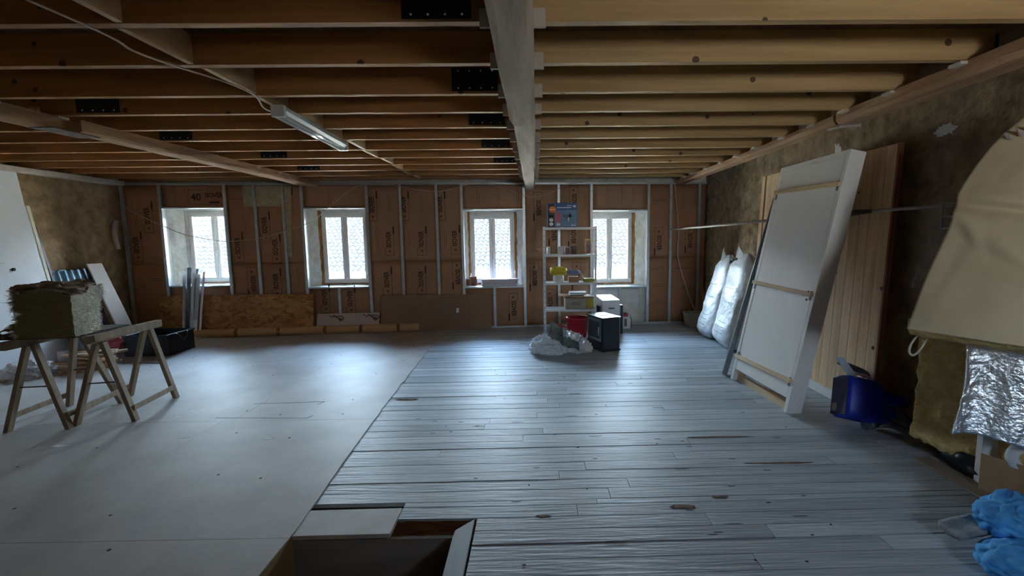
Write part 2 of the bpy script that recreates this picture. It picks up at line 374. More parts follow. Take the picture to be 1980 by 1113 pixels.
def struct(name, mb, mats, **k):
    o = obj(name, mb, mats, **k); o['kind'] = 'structure'
    return o
def spline(pts, k=6):
    """smooth path through points"""
    P = [Vector(p) for p in pts]; out = []
    for i in range(len(P)-1):
        a, b, c, d = P[max(i-1, 0)], P[i], P[i+1], P[min(i+2, len(P)-1)]
        for j in range(k):
            t = j/k
            out.append(0.5*((2*b)+(c-a)*t+(2*a-5*b+4*c-d)*t*t+(3*b-a-3*c+d)*t**3))
    return out+[P[-1]]
TXT = {}
def text_polys(s):
    """flat letter faces of a word, in its own plane: x along, y up, cap height about 0.7"""
    if s not in TXT:
        cu = bpy.data.curves.new('letters', 'FONT'); cu.body = s; cu.size = 1.0; cu.resolution_u = 2; cu.offset = 0.028
        to = bpy.data.objects.new('letters', cu); COL.objects.link(to)
        bpy.context.view_layer.update()
        me = to.evaluated_get(bpy.context.evaluated_depsgraph_get()).to_mesh()
        TXT[s] = ([v.co.copy() for v in me.vertices], [tuple(p.vertices) for p in me.polygons])
        bpy.data.objects.remove(to); bpy.data.curves.remove(cu)
    return TXT[s]
def put_text(mb, s, o, x, y, size, mi=1, wide=1.0):
    vs, fs = text_polys(s); o, x, y = Vector(o), Vector(x), Vector(y)
    mb.add([o+x*(v.x*size*wide)+y*(v.y*size) for v in vs], fs, mi)

# ================================================================== FLOOR
SEAM = [(-1.515, 7.75), (-1.507, 7.31), (-1.445, 5.5), (-1.384, 4.03), (-1.32, 3.0), (-1.263, 2.27), (-1.265, 1.6), (-1.20, 0.5), (-1.05, YB)]
def seam_x(y):
    for (xa, ya), (xb, yb) in zip(SEAM, SEAM[1:]):
        if yb <= y <= ya: return xb+(xa-xb)*(y-yb)/(ya-yb)
    return SEAM[0][0] if y > SEAM[0][1] else SEAM[-1][0]
HOLE_Y0, HOLE_Y1 = 0.95, 2.37
def build_floor():
    mb = MB(); rnd = random.Random(3)
    pw = 0.112; y = 2.37-pw*41
    while y < 8.2:
        y1 = y+pw*rnd.uniform(0.97, 1.03)
        if abs(y1-2.37) < 0.05: y1 = 2.37
        if 2.38 < y < 2.53 and y1 > 2.50: y1 = 2.532
        yc = (y+y1)/2
        xs = seam_x(yc)-0.04
        if HOLE_Y0-0.02 < yc < HOLE_Y1: xs = -0.335
        elif HOLE_Y1 <= yc < 2.532: xs = -0.765
        if HOLE_Y1 < yc < 2.53 and y1 > 2.535: y1 = 2.535
        x = xs; first = True
        while x < XR:
            ln = rnd.uniform(1.4, 3.4)
            if first: ln *= rnd.uniform(0.4, 1)
            x1 = min(x+ln, XR+0.02); first = False
            if XR-x1 < 0.4: x1 = XR+0.02
            g = 0.0030; dz = rnd.uniform(-0.0025, 0.0015)
            sk = 0.010
            def yy(px, base): return base+sk*(px+0.3)*(1 if base > 2.6 or px > 0 else 0)
            n = max(1, int((x1-x)/0.4)); b = []
            for i in range(n):
                xa = x+(x1-x)*i/n; xb = x+(x1-x)*(i+1)/n
                if i == 0: xa += 0.0015
                if i == n-1: xb -= 0.0015
                ja = 0.002*rn((xa, y, 0), 2.1); jb = 0.002*rn((xb, y, 0), 2.1)
                b.append((xa, yy(xa, y)+g+ja, yy(xa, y1)-g+0.002*rn((xa, y1, 0), 2.1)))
            b.append((x1-0.0015, yy(x1, y)+g, yy(x1, y1)-g))
            top = [(p[0], p[1], dz) for p in b]+[(p[0], p[2], dz) for p in b]
            k = len(b)
            vs = top+[(p[0], p[1], -0.025) for p in top]
            fs = [(i, i+1, k+i+1, k+i) for i in range(k-1)]
            o = 2*k
            fs += [(i+1, i, o+i, o+i+1) for i in range(k-1)]+[(k+i, k+i+1, o+k+i+1, o+k+i) for i in range(k-1)]
            fs += [(0, k, o+k, o), (k-1, o+k-1, o+2*k-1, 2*k-1)]
            mb.add(vs, fs)
            x = x1
        y = y1
    fl = struct('floor', mb, M['plank'])
    # dark timber layer under the boards, open at the trap
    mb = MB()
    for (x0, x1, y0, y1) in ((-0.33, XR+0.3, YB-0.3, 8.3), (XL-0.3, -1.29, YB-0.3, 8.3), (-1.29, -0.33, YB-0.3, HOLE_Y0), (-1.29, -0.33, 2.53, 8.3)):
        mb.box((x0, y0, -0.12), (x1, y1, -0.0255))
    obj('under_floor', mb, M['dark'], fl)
    # hardboard sheets over the left half, butted with fine joints
    ys = [YB, 0.95, 2.22, 3.78, 5.42, 7.15]; g = 0.0014; zt = 0.008
    xcuts = {0: [-4.2, -2.4], 1: [-4.6, -2.3], 2: [-4.9, -2.63], 3: [-4.4, -2.55], 4: [-5.2, -3.4], 5: [-4.7, -3.0]}
    mb = MB()
    for r in range(6):
        y0 = ys[r]; y1 = ys[r+1] if r < 5 else 8.2
        xs = [XL-0.1]+xcuts[r]+[None]
        for a, b in zip(xs, xs[1:]):
            if b is not None: pts = [(a+g, y0+g), (b-g, y0+g), (b-g, y1-g), (a+g, y1-g)]
            else:
                edge = [(seam_x(y0+(y1-y0)*t/14)+0.006*rn((0, y0+(y1-y0)*t/14, 0), 4.0)+(0.022*rn((3, t*0.9+r*9, 0), 1.3) if y0 > 3 else 0), y0+g+(y1-y0-2*g)*t/14) for t in range(15)]
                pts = [(a+g, y0+g)]+edge+[(a+g, y1-g)]
            mb.poly(pts, 0.0, zt)
    for p in range(len(mb.f)):
        n = [mb.v[i] for i in mb.f[p]]
        if max(q.z for q in n)-min(q.z for q in n) > 0.004: mb.m[p] = 1
    obj('hardboard_overlay', mb, [M['overlay'], M['overlay_edge']], fl)
    # cut-out patch lines, plaster smears and screw holes on the sheets
    mb = MB()
    for (a, b) in (((-2.62, 4.19), (-1.98, 4.22)), ((-1.98, 4.22), (-2.02, 4.15)), ((-2.75, 3.86), (-1.95, 3.82)), ((-1.95, 3.82), (-1.93, 3.88))):
        mb.bar((*a, zt+0.0004), (*b, zt+0.0004), 0.006, 0.0008)
    rnd = random.Random(5)
    for k in range(46):
        x, y = rnd.uniform(-5.2, -1.6), rnd.uniform(2.0, 6.2)
        if x > seam_x(y)-0.08: continue
        mb.lathe([(0, 0.001), (rnd.uniform(0.004, 0.009), 0.001), (0.009, 0.0)], (x, y, zt), 7, smooth=False)
    obj('joint_marks', mb, M['pit'], fl)
    mb = MB()
    for (x, y, rx, ry) in ((-2.72, 3.47, 0.05, 0.025), (-2.05, 3.42, 0.04, 0.018), (-3.55, 3.35, 0.06, 0.02), (-3.05, 4.02, 0.02, 0.015), (-3.1, 3.9, 0.012, 0.01), (-2.98, 4.05, 0.03, 0.01)):
        pts = [(x+rx*math.cos(t*0.63)*(1+0.3*rn((x, t, 0), 2)), y+ry*math.sin(t*0.63)*(1+0.3*rn((y, t, 0), 2))) for t in range(10)]
        mb.poly(pts, zt, zt+0.001)
    obj('plaster_smears', mb, M['plaster'], fl)
    # worn, rotten places in the planks
    def patch(x, y, lx, ly, seed, rim=True):
        mb = MB(); n = 26; a = []; b = []
        for t in range(n):
            an = 2*math.pi*t/n; k = 1+0.45*rn((math.cos(an), math.sin(an), seed), 2.4)
            a.append((x+lx*k*math.cos(an), y+ly*k*math.sin(an)))
            b.append((x+lx*k*0.82*math.cos(an), y+ly*k*0.7*math.sin(an)-ly*0.12))
        mb.poly(a, 0.0012, 0.0020, 1); mb.poly(b, 0.0020, 0.0027, 0)
        obj('rotten_patch', mb, [M['rot'], M['pit']], fl)
    for i, p in enumerate(((0.02, 2.375, 0.04, 0.012), (0.80, 2.44, 0.065, 0.018), (1.05, 2.53, 0.045, 0.010), (1.62, 2.92, 0.22, 0.012), (1.38, 3.335, 0.25, 0.010), (-1.24, 4.27, 0.11, 0.020), (0.36, 4.35, 0.06, 0.008))):
        patch(*p, seed=i*3.1)
    mb = MB(); rnd = random.Random(11)
    for k in range(70):
        x, y = rnd.uniform(-1.1, 2.2), rnd.uniform(1.95, 5.2)
        if x < -0.3 and y < 2.7: continue
        l, w = rnd.choice([(0.05, 0.003), (0.10, 0.003), (0.012, 0.007), (0.02, 0.006), (0.03, 0.004)])
        pts = [(x+l/2*math.cos(t*1.05)*(1+0.4*rn((k, t, 0), 1.7)), y+w*math.sin(t*1.05)*(1+0.5*rn((k, t, 3), 1.7))) for t in range(6)]
        mb.poly(pts, 0.0012, 0.0022)
    obj('gouges', mb, M['pit'], fl)
    # paint scuffs
    # trap opening: lining with added light seal, ragged broken edge, loose cover board, mitred border board
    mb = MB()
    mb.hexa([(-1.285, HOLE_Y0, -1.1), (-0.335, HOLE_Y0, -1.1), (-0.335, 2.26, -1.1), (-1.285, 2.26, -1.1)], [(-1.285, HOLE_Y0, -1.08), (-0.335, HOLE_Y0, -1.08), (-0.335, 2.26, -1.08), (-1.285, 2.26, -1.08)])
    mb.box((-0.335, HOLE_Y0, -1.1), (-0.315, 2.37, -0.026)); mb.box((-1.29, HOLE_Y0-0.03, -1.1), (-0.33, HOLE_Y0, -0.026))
    for (a, b) in (((-1.50, 0.70, -1.25), (-0.10, 2.75, -1.11)), ((-1.50, 0.70, -1.11), (-1.32, 2.75, -0.026)), ((-0.31, 0.70, -1.11), (-0.10, 2.75, -0.026)), ((-1.32, 2.56, -1.11), (-0.31, 2.75, -0.026)), ((-1.32, 0.70, -1.11), (-0.31, 0.92, -0.026))): mb.box(a, b)  # closed outer box added to keep sky light out of the trap
    obj('trap_lining_light_seal', mb, M['dark'], fl)
    mb = MB(); mb.box((-1.27, 2.25, -1.1), (-0.335, 2.275, -0.030)); obj('trap_back_board', mb, mat('dark trimmer board', (0.22, 0.19, 0.16), (0.34, 0.30, 0.26), 0.8, scale=5, stretch=(0.4, 1, 2)), fl)
    mb = MB(); mb.box((-1.315, HOLE_Y0, -0.9), (-1.265, 2.26, -0.001)); obj('trap_side_board', mb, wood('trap side timber', (0.36, 0.23, 0.11), (0.48, 0.33, 0.17), 'y', knots=False), fl)
    mb = MB()
    mb.grid(lambda u, v: (-0.80+0.47*u, 2.265+0.125*v+0.006*rn((u*9, v*5, 0), 1.2), -0.032+0.020*v+0.006*rn((u*11, v*7, 2), 1.0)), 30, 10)
    obj('rotten_edge', mb, mat('rust brown decayed wood', (0.11, 0.038, 0.012), (0.26, 0.10, 0.03), 0.95, scale=16, stretch=(0.4, 2, 1), bump=0.9), fl)
    mb = MB()
    mb.poly([(-0.347, 2.362), (-0.436, 2.267), (-0.44, 2.2), (-0.425, HOLE_Y0), (-0.338, HOLE_Y0)], -0.022, 0.002)
    obj('border_board', mb, mat('pale grey border board', (0.33, 0.35, 0.36), (0.41, 0.43, 0.44), 0.5, scale=6, stretch=(2, 0.3, 1)), fl, bevel=0.002)
    mb = MB(); mb.poly([(-1.288, 2.468), (-1.262, 2.24), (-0.766, 2.245), (-0.767, 2.476)], -0.020, 0.003)
    cb = obj('cover_board', mb, mat('bare cover board', (0.52, 0.49, 0.43), (0.62, 0.58, 0.52), 0.6, scale=4), bevel=0.002)
    tag(cb, 'pale loose board covering one end of the open floor trap', 'board')
    return fl
FLOOR = build_floor()

# ================================================================== WALLS
def rough_wall(name, fn, nu, nv, m, thick):
    mb = MB(); mb.grid(fn, nu, nv, thick=thick)
    return struct(name, mb, m)
def wrx(y, z): return XR+0.035*rn((y, z, 0), 1.6)+0.02*rn((y, z, 5), 5)
WR = rough_wall('wall_right', lambda u, v: (wrx(YB-0.3+u*9.5, -0.1+v*2.75), YB-0.3+u*9.5, -0.1+v*2.75), 190, 56, M['earth_dark'], (0.4, 0, 0))
rough_wall('wall_left', lambda u, v: (XL-0.03+0.03*rn((u*10.6, v*2.9, 0), 1.6)+0.015*rn((u*10.6, v*2.9, 5), 5), YB-0.3+u*10.0, -0.1+v*2.75), 120, 36, M['earth'], (-0.4, 0, 0))
def cells_wall(mb, xs, zs, holes, put):
    xs = sorted(set(xs+[h[0] for h in holes]+[h[1] for h in holes])); zs = sorted(set(zs+[h[2] for h in holes]+[h[3] for h in holes]))
    for x0, x1 in zip(xs, xs[1:]):
        for z0, z1 in zip(zs, zs[1:]):
            cx, cz = (x0+x1)/2, (z0+z1)/2
            if any(h[0] < cx < h[1] and h[2] < cz < h[3] for h in holes): continue
            put(x0, x1, z0, z1)
mb = MB()
cells_wall(mb, [XL-0.4, XR+0.4], [-0.3, 2.75], REAR, lambda a, b, c, d: mb.box((a, YB-0.4, c), (b, YB, d)))
struct('wall_rear', mb, M['earth'])
# plaster remnants on the right wall
for i, (y, z, ry, rz) in enumerate(((3.42, 2.24, 0.10, 0.045), (4.63, 2.32, 0.05, 0.06))):
    mb = MB(); n = 28; K = 5; vs = []
    for q in range(K+1):
        for t in range(n):
            a = 2*math.pi*t/n; k = (1+0.55*rn((math.cos(a)*1.5, math.sin(a)*1.5, i*5), 2.2))*q/K
            yy, zz = y+ry*k*math.cos(a), z+rz*k*math.sin(a)
            vs.append((wrx(yy, zz)-0.006*(1-(q/K)**3)+0.001, yy, zz))
    mb.add(vs, [(q*n+t, q*n+(t+1) % n, (q+1)*n+(t+1) % n, (q+1)*n+t) for q in range(K) for t in range(n)], 0, True)
    obj('plaster_patch', mb, M['plaster'], WR)
# --- far wall: stone with four openings, then studs, tracks and paper-faced insulation
SO = [(o[0]-0.035, o[1]+0.035, o[2]-0.03, o[3]+0.03) for o in OPEN]
mb = MB()
cells_wall(mb, [XL-0.5, XR+0.6], [-0.3, 2.75], SO, lambda a, b, c, d: mb.wbox(a, b, 0.11, 0.62, c, d))
WF = struct('wall_far', mb, M['stone'])
STUD = [-6.368, -5.822, -4.868, -4.425, -4.0, -3.712, -2.712, -2.185, -1.609, -1.205, -0.19, 0.39, 0.94, 1.918, 2.305, 2.80]
ZT, ZB = 2.375, 0.03
def batt(u0, u1, z0, z1, seed, prints, paler=False):
    mb = MB(); bul = 0.010
    mb.grid(lambda a, b: W(u0+(u1-u0)*a, 0.022-bul*math.sin(math.pi*a)**0.5*min(1, 8*b*(1-b)+0.3)+0.004*rn((u0+a*3, b*4, seed), 2.2), z0+(z1-z0)*b), 8, 12, thick=WN*0.08)
    F = 0.0075
    def P(a, z): return W(a, F, z)
    def line(a0, zz0, a1, zz1, w=0.0055):
        mb.add([P(min(a0, a1)-w/2, min(zz0, zz1)-w/2), P(max(a0, a1)+w/2, min(zz0, zz1)-w/2), P(max(a0, a1)+w/2, max(zz0, zz1)+w/2), P(min(a0, a1)-w/2, max(zz0, zz1)+w/2)], [(0, 1, 2, 3)], 1)
    for (kind, a, z) in prints:
        if kind == 'up':      # word reading upwards with a bracket and a warning box under it
            put_text(mb, 'ISOVER', P(a, z), Vector((0, 0, 1)), -WU, 0.108, wide=0.74)
            line(a+0.045, z-0.13, a+0.045, z+0.33); line(a+0.045, z+0.23, a+0.045, z+0.33, 0.024)
            line(a-0.10, z-0.13, a+0.045, z-0.13); line(a-0.10, z-0.13, a-0.10, z-0.01); line(a-0.10, z-0.01, a-0.075, z-0.01)
            mb.add([P(a-0.045, z-0.05), P(a-0.005, z-0.05), P(a-0.025, z-0.085)], [(0, 2, 1)], 1)
        elif kind == 'down':
            put_text(mb, 'ISOVER', P(a, z), Vector((0, 0, -1)), WU, 0.108, wide=0.74)
            line(a-0.045, z+0.13, a-0.045, z-0.33); line(a-0.045, z-0.23, a-0.045, z-0.33, 0.024)
            line(a+0.10, z+0.13, a-0.045, z+0.13); line(a+0.10, z+0.13, a+0.10, z+0.01); line(a+0.10, z+0.01, a+0.075, z+0.01)
            mb.add([P(a+0.045, z+0.05), P(a+0.005, z+0.05), P(a+0.025, z+0.09)], [(0, 1, 2)], 1)
        elif kind == 'small':
            line(a, z, a, z+0.30, 0.004); line(a+0.03, z+0.03, a+0.03, z+0.22, 0.004)
        elif kind == 'bars':
            line(a, z, a+0.22, z, 0.006); line(a+0.02, z+0.03, a+0.20, z+0.03, 0.004)
        elif kind == 'wide':  # horizontal print over the first window
            put_text(mb, '40', P(a, z), WU, Vector((0, 0, 1)), 0.15)
            put_text(mb, 'ISOVER', P(a+0.21, z+0.045), WU, Vector((0, 0, 1)), 0.10, wide=0.8)
            line(a-0.03, z-0.06, a+0.40, z-0.06); line(a-0.03, z-0.06, a-0.03, z+0.16); line(a-0.03, z+0.16, a+0.18, z+0.16)
            line(a+0.28, z-0.03, a+0.40, z-0.03, 0.03)
    obj('insulation_batt', mb, [M['kraft2'] if paler else M['kraft'], M['print']], WF)
def col(k, u0, u1, hole=None, up=(), lo=(), paler=False, zs=1.15):
    u0 += 0.004; u1 -= 0.004
    if hole: batt(u0, u1, hole[3]+0.02, ZT, k, up, paler); batt(u0, u1, ZB, hole[2]-0.02, k+50, lo, paler)
    else: batt(u0, u1, zs, ZT, k, up, paler); batt(u0, u1, ZB, zs-0.004, k+50, lo, paler)
col(0, -6.39, STUD[0], None)
col(1, STUD[0], STUD[1], None, (('up', -6.0, 1.78), ('small', -6.22, 1.7), ('up', -6.2, 1.33)), (('small', -6.2, 0.62), ('bars', -6.1, 0.9)))
col(2, STUD[1], STUD[2], OPEN[0], (('wide', -5.37, 2.14), ('small', -5.62, 2.06), ('small', -5.45, 2.06)), ())
col(3, STUD[2], STUD[3], None, (('small', -4.62, 1.62), ('up', -4.70, 1.30), ('bars', -4.78, 2.16)), (('down', -4.58, 0.95),))
col(4, STUD[3], STUD[4], None, (('up', -4.27, 1.62), ('up', -4.13, 1.27)), (('up', -4.16, 0.72),))
col(5, STUD[4], STUD[5], None, (('up', -3.9, 2.0),), (('small', -3.85, 0.75),), True)
col(6, STUD[5], STUD[6], OPEN[1], (('small', -3.3, 2.04),), (('up', -3.02, 0.42), ('up', -3.42, 0.45)), True)
col(7, STUD[6], STUD[7], None, (('up', -2.6, 1.93), ('small', -2.38, 1.92), ('up', -2.36, 1.37), ('small', -2.6, 1.35)), (('up', -2.42, 0.72),), True)
col(8, STUD[7], STUD[8], None, (('up', -2.10, 1.93), ('small', -1.86, 1.9), ('up', -1.84, 1.37), ('small', -2.08, 1.33)), (('up', -1.87, 0.72),), True)
col(9, STUD[8], STUD[9], None, (('up', -1.52, 1.93), ('small', -1.5, 1.35), ('up', -1.30, 1.38)), (('down', -1.34, 1.0),), True)
col(10, STUD[9], STUD[10], OPEN[2], (('small', -0.95, 2.02), ('small', -0.62, 2.0), ('small', -0.3, 2.05)), (('down', -0.42, 0.45), ('small', -1.0, 0.3)), True)
col(11, STUD[10], STUD[11], None, (('down', 0.02, 2.12), ('small', -0.02, 1.45), ('bars', 0.1, 2.3), ('down', 0.27, 1.7)), (('down', -0.06, 0.95), ('down', 0.2, 0.5)), True)
col(12, STUD[11], STUD[12], None, (('down', 0.62, 2.22), ('small', 0.82, 1.95), ('down', 0.6, 1.65)), (('down', 0.66, 0.95), ('small', 0.6, 0.2)), True)
# behind the fourth window apron the batt is missing: only the upper strip is there
batt(STUD[12]+0.004, STUD[13]-0.004, OPEN[3][3]+0.02, ZT, 13, (('small', 1.2, 2.05), ('small', 1.65, 2.04), ('small', 1.45, 2.06)), True)
mb = MB(); mb.grid(lambda a, b: W(0.96+0.83*a, 0.05+0.012*rn((a*4, b*3, 1), 1.5), 0.05+0.57*b), 16, 12, thick=WN*0.06)
obj('plaster_apron', mb, M['plaster'], WF)
col(14, STUD[13], STUD[14], None, (('down', 2.08, 1.52), ('bars', 2.0, 2.1), ('small', 2.2, 1.7)), (('bars', 2.0, 0.95), ('bars', 2.0, 0.65), ('bars', 2.0, 0.35)))
col(15, STUD[14], STUD[15], None, (('down', 2.62, 1.55), ('small', 2.5, 1.95), ('small', 2.7, 2.0)), (('bars', 2.42, 0.95), ('bars', 2.5, 0.6)))
col(16, STUD[15], 2.93, None, (('small', 2.9, 1.7),))
# bare wool shows where facings are torn, between the first two windows
mb = MB(); mb.grid(lambda a, b: W(-4.41+0.40*a, 0.000+0.006*rn((a*5, b*5, 0), 2), 2.04+0.33*b+0.01*rn((a*6, b, 0), 2)), 14, 10, thick=WN*0.02)
mb.grid(lambda a, b: W(-4.60+0.16*a, 0.001+0.006*rn((a*5, b*5, 4), 2), 2.04+0.33*b+0.012*rn((a*6, b, 4), 2)), 8, 10, thick=WN*0.02)
mb.grid(lambda a, b: W(-3.98+(0.07+0.05*b)*a, 0.002+0.005*rn((a*5, b*9, 7), 2), 1.24+1.12*b), 5, 20, thick=WN*0.02)
obj('bare_wool', mb, mat('exposed pale wool', (0.40, 0.33, 0.20), (0.52, 0.44, 0.29), 0.95, scale=14, bump=0.6), WF)
def stud(u, z0, z1, w=0.042):
    mb = MB()
    mb.wbox(u-w/2, u+w/2, -0.012, -0.011, z0, z1); mb.wbox(u-w/2, u-w/2+0.001, -0.011, 0.05, z0, z1); mb.wbox(u+w/2-0.001, u+w/2, -0.011, 0.05, z0, z1)
    mb.wbox(u-0.004, u+0.004, -0.014, -0.012, z0, z1)
    obj('metal_stud', mb, M['galv'], WF)
for u in STUD: stud(u, ZB, ZT)
for (u0, u1, z0, z1), n in zip(OPEN, (1, 1, 1, 1)):
    stud((u0+u1)/2+0.0, ZB, z0-0.02)
    for z in (z0-0.012, z1+0.012):
        mb = MB(); mb.wbox(u0-0.03, u1+0.03, -0.016, 0.05, z-0.010, z+0.010); obj('metal_track', mb, M['galv'], WF)
    for u in (u0-0.006, u1+0.006):     # white edge of the lining
        mb = MB(); mb.wbox(u-0.008, u+0.008, -0.010, 0.11, z0, z1); obj('reveal_edge', mb, M['white_matt'], WF)
mb = MB(); mb.wbox(-6.39, 2.93, -0.016, 0.05, ZT, ZT+0.028); obj('metal_track', mb, M['galv'], WF)
mb = MB(); mb.wbox(-6.39, 2.93, -0.016, 0.05, 0.0, ZB); obj('metal_track', mb, M['galv'], WF)
# torn facing strip beside the second window
mb = MB(); mb.grid(lambda a, b: W(-2.66+0.05*(0.5+a)*(1-0.2*b), -0.014-0.01*a*(1-b), 1.28+0.5*b), 2, 10)
obj('torn_facing', mb, mat('torn facing', (0.42, 0.34, 0.17), rough=0.8), WF)

# --- windows
def build_window(k):
    u0, u1, z0, z1 = WIN[k-1]; o0, o1, oz0, oz1 = OPEN[k-1]
    ft = 0.036
    mb = MB()
    for (a, b, c, d) in ((u0, u1, z0, z0+ft), (u0, u1, z1-ft, z1), (u0, u0+ft, z0+ft, z1-ft), (u1-ft, u1, z0+ft, z1-ft)): mb.wbox(a, b, VW, VW+0.06, c, d)
    w = struct('window_%d' % k, mb, M['pvc'], bevel=0.003)
    um = (u0+u1)/2; st = 0.046
    for (a, b, left) in ((u0+0.024, um+0.004, True), (um-0.004, u1-0.024, False)):
        mb = MB(); c, d = z0+0.024, z1-0.024
        v0 = VW-0.02 if left else VW-0.016
        if left: b -= 0.008
        for (p, q, r_, s_) in ((a, b, c, c+st), (a, b, d-st, d), (a, a+st, c+st, d-st), (b-st, b, c+st, d-st)): mb.wbox(p, q, v0, VW+0.035, r_, s_)
        sh = obj('sash', mb, M['pvc'], w, bevel=0.006)
        mb = MB(); mb.wbox(a+st, b-st, VW+0.004, VW+0.010, c+st, d-st); obj('pane', mb, M['glass'], sh)
        mb = MB()
        for (p, q, r_, s_) in ((a+st, b-st, c+st, c+st+0.006), (a+st, b-st, d-st-0.006, d-st), (a+st, a+st+0.006, c+st+0.006, d-st-0.006), (b-st-0.006, b-st, c+st+0.006, d-st-0.006)):
            mb.wbox(p, q, VW-0.008, VW+0.003, r_, s_)
        obj('glazing_bead', mb, M['pvc'], sh)
        if not left:
            mb = MB(); zc = z0+(z1-z0)*0.44
            mb.wbox(um-0.012, um+0.012, VW-0.026, VW-0.016, zc-0.035, zc+0.035)
            mb.tube([W(um, VW-0.02, zc), W(um, VW-0.055, zc)], 0.008); mb.tube(spline([W(um, VW-0.055, zc+0.005), W(um, VW-0.058, zc-0.05), W(um+0.004, VW-0.05, zc-0.10)], 4), 0.009)
            obj('handle', mb, M['white_matt'], w)
    # plastered stone jambs, head and sill of the deep reveal
    rs = k*3.3
    def rgh(a, b, s=1.0): return s*(0.016*rn((a*6, b*9, rs), 1.1)+0.008*rn((a*14, b*22, rs+3), 1.0))
    jl = MB(); jl.grid(lambda a, b: W(o0-0.02+(u0-o0+0.0)*a+rgh(a, b), 0.10+0.29*a, oz0-0.02+(oz1-oz0+0.04)*b), 12, 34); obj('stone_jamb', jl, M['stone'], WF)
    jr = MB(); jr.grid(lambda a, b: W(o1+0.02+(u1-o1)*a-rgh(a, b), 0.10+0.29*a, oz0-0.02+(oz1-oz0+0.04)*b), 12, 34); obj('stone_jamb', jr, M['stone'], WF)
    hd = MB(); hd.grid(lambda a, b: W(o0-0.03+(o1-o0+0.06)*a, 0.10+0.29*b, oz1+0.015-0.03*b+rgh(a, b, 0.6)), 20, 8); obj('stone_head', hd, M['plaster'], WF)
    sl = MB(); sl.grid(lambda a, b: W(o0-0.03+(o1-o0+0.06)*a, 0.05+0.33*b, oz0-0.004+rgh(a, b, 0.25)+0.012*b), 24, 8); obj('stone_sill', sl, M['plaster'], WF)
    um_ = (u0+u1)/2
    for (a, b) in ((u0-0.07, u0), (u1, u1+0.07)):   # foam and timber strip beside the frame
        mb = MB(); mb.grid(lambda p, q: W(a+(b-a)*p+0.012*rn((p, q*14, rs), 1.2), VW-0.012+0.01*rn((p*3, q*20, rs+8), 1), oz0+(oz1-oz0)*q), 4, 40, thick=WN*0.07)
        obj('foam_strip', mb, M['stone'] if k == 1 or (k == 2 and a > um_) or (k == 4 and a < um_) else M['foam_or'], WF)
    for (a, b) in ((oz0-0.03, z0), (z1, oz1+0.03)):
        if b-a > 0.005:
            mb = MB(); mb.wbox(u0-0.07, u1+0.07, VW, VW+0.09, a, b); obj('frame_packing', mb, M['foam_or'] if a < 1 else M['plaster'], WF)
for k in (1, 2, 3, 4): build_window(k)

# ================================================================== CEILING
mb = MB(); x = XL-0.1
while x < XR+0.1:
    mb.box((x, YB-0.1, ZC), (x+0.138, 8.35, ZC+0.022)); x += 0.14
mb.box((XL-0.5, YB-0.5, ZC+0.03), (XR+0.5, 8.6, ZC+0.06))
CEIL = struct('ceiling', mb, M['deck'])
JY = [-1.9+0.489*i for i in range(8)]
JY = [y for y in (-0.78, -0.30, 0.19, 0.67, 1.16, 1.65)]+[2.13, 2.61, 3.12, 3.56, 4.02, 4.50, 5.0, 5.48, 5.97, 6.46, 6.94, 7.38]
BXL, BXR = -0.175, 0.005      # centre beam
PLATES = {2.13: [(-0.565, -0.265)], 3.12: [(-0.525, -0.225)], 3.56: [(-3.33, -3.02)], 4.02: [(-0.545, -0.245)], 4.50: [(-3.48, -3.18)], 5.0: [(-0.555, -0.255)], 5.48: [(-3.12, -2.82)], 5.97: [(-0.515, -0.24)], 6.46: [(-3.2, -2.9)], -0.30: [(-1.0, -0.4)], 1.16: [(-0.9, -0.4)]}
rnd = random.Random(21)
def joist(x0, x1, y, z, m, right=False):
    mb = MB(); n = 10; h = ZC-z-0.0005; t = 0.045
    vs = []
    for i in range(n+1):
        xx = x0+(x1-x0)*i/n; dz = 0.0018*rn((xx, y*3, 0), 1.1); dy = 0.006*rn((xx, y*3, 4), 0.6)
        vs += [(xx, y+dy, z+dz), (xx, y+t+dy, z+dz), (xx, y+t+dy, z+h), (xx, y+dy, z+h)]
    fs = [(0, 3, 2, 1), (4*n, 4*n+1, 4*n+2, 4*n+3)]
    for i in range(n):
        a, b = 4*i, 4*i+4
        fs += [(a, a+1, b+1, b), (a+1, a+2, b+2, b+1), (a+2, a+3, b+3, b+2), (a+3, a, b, b+3)]
    mb.add(vs, fs)
    return obj('joist', mb, m, CEIL)
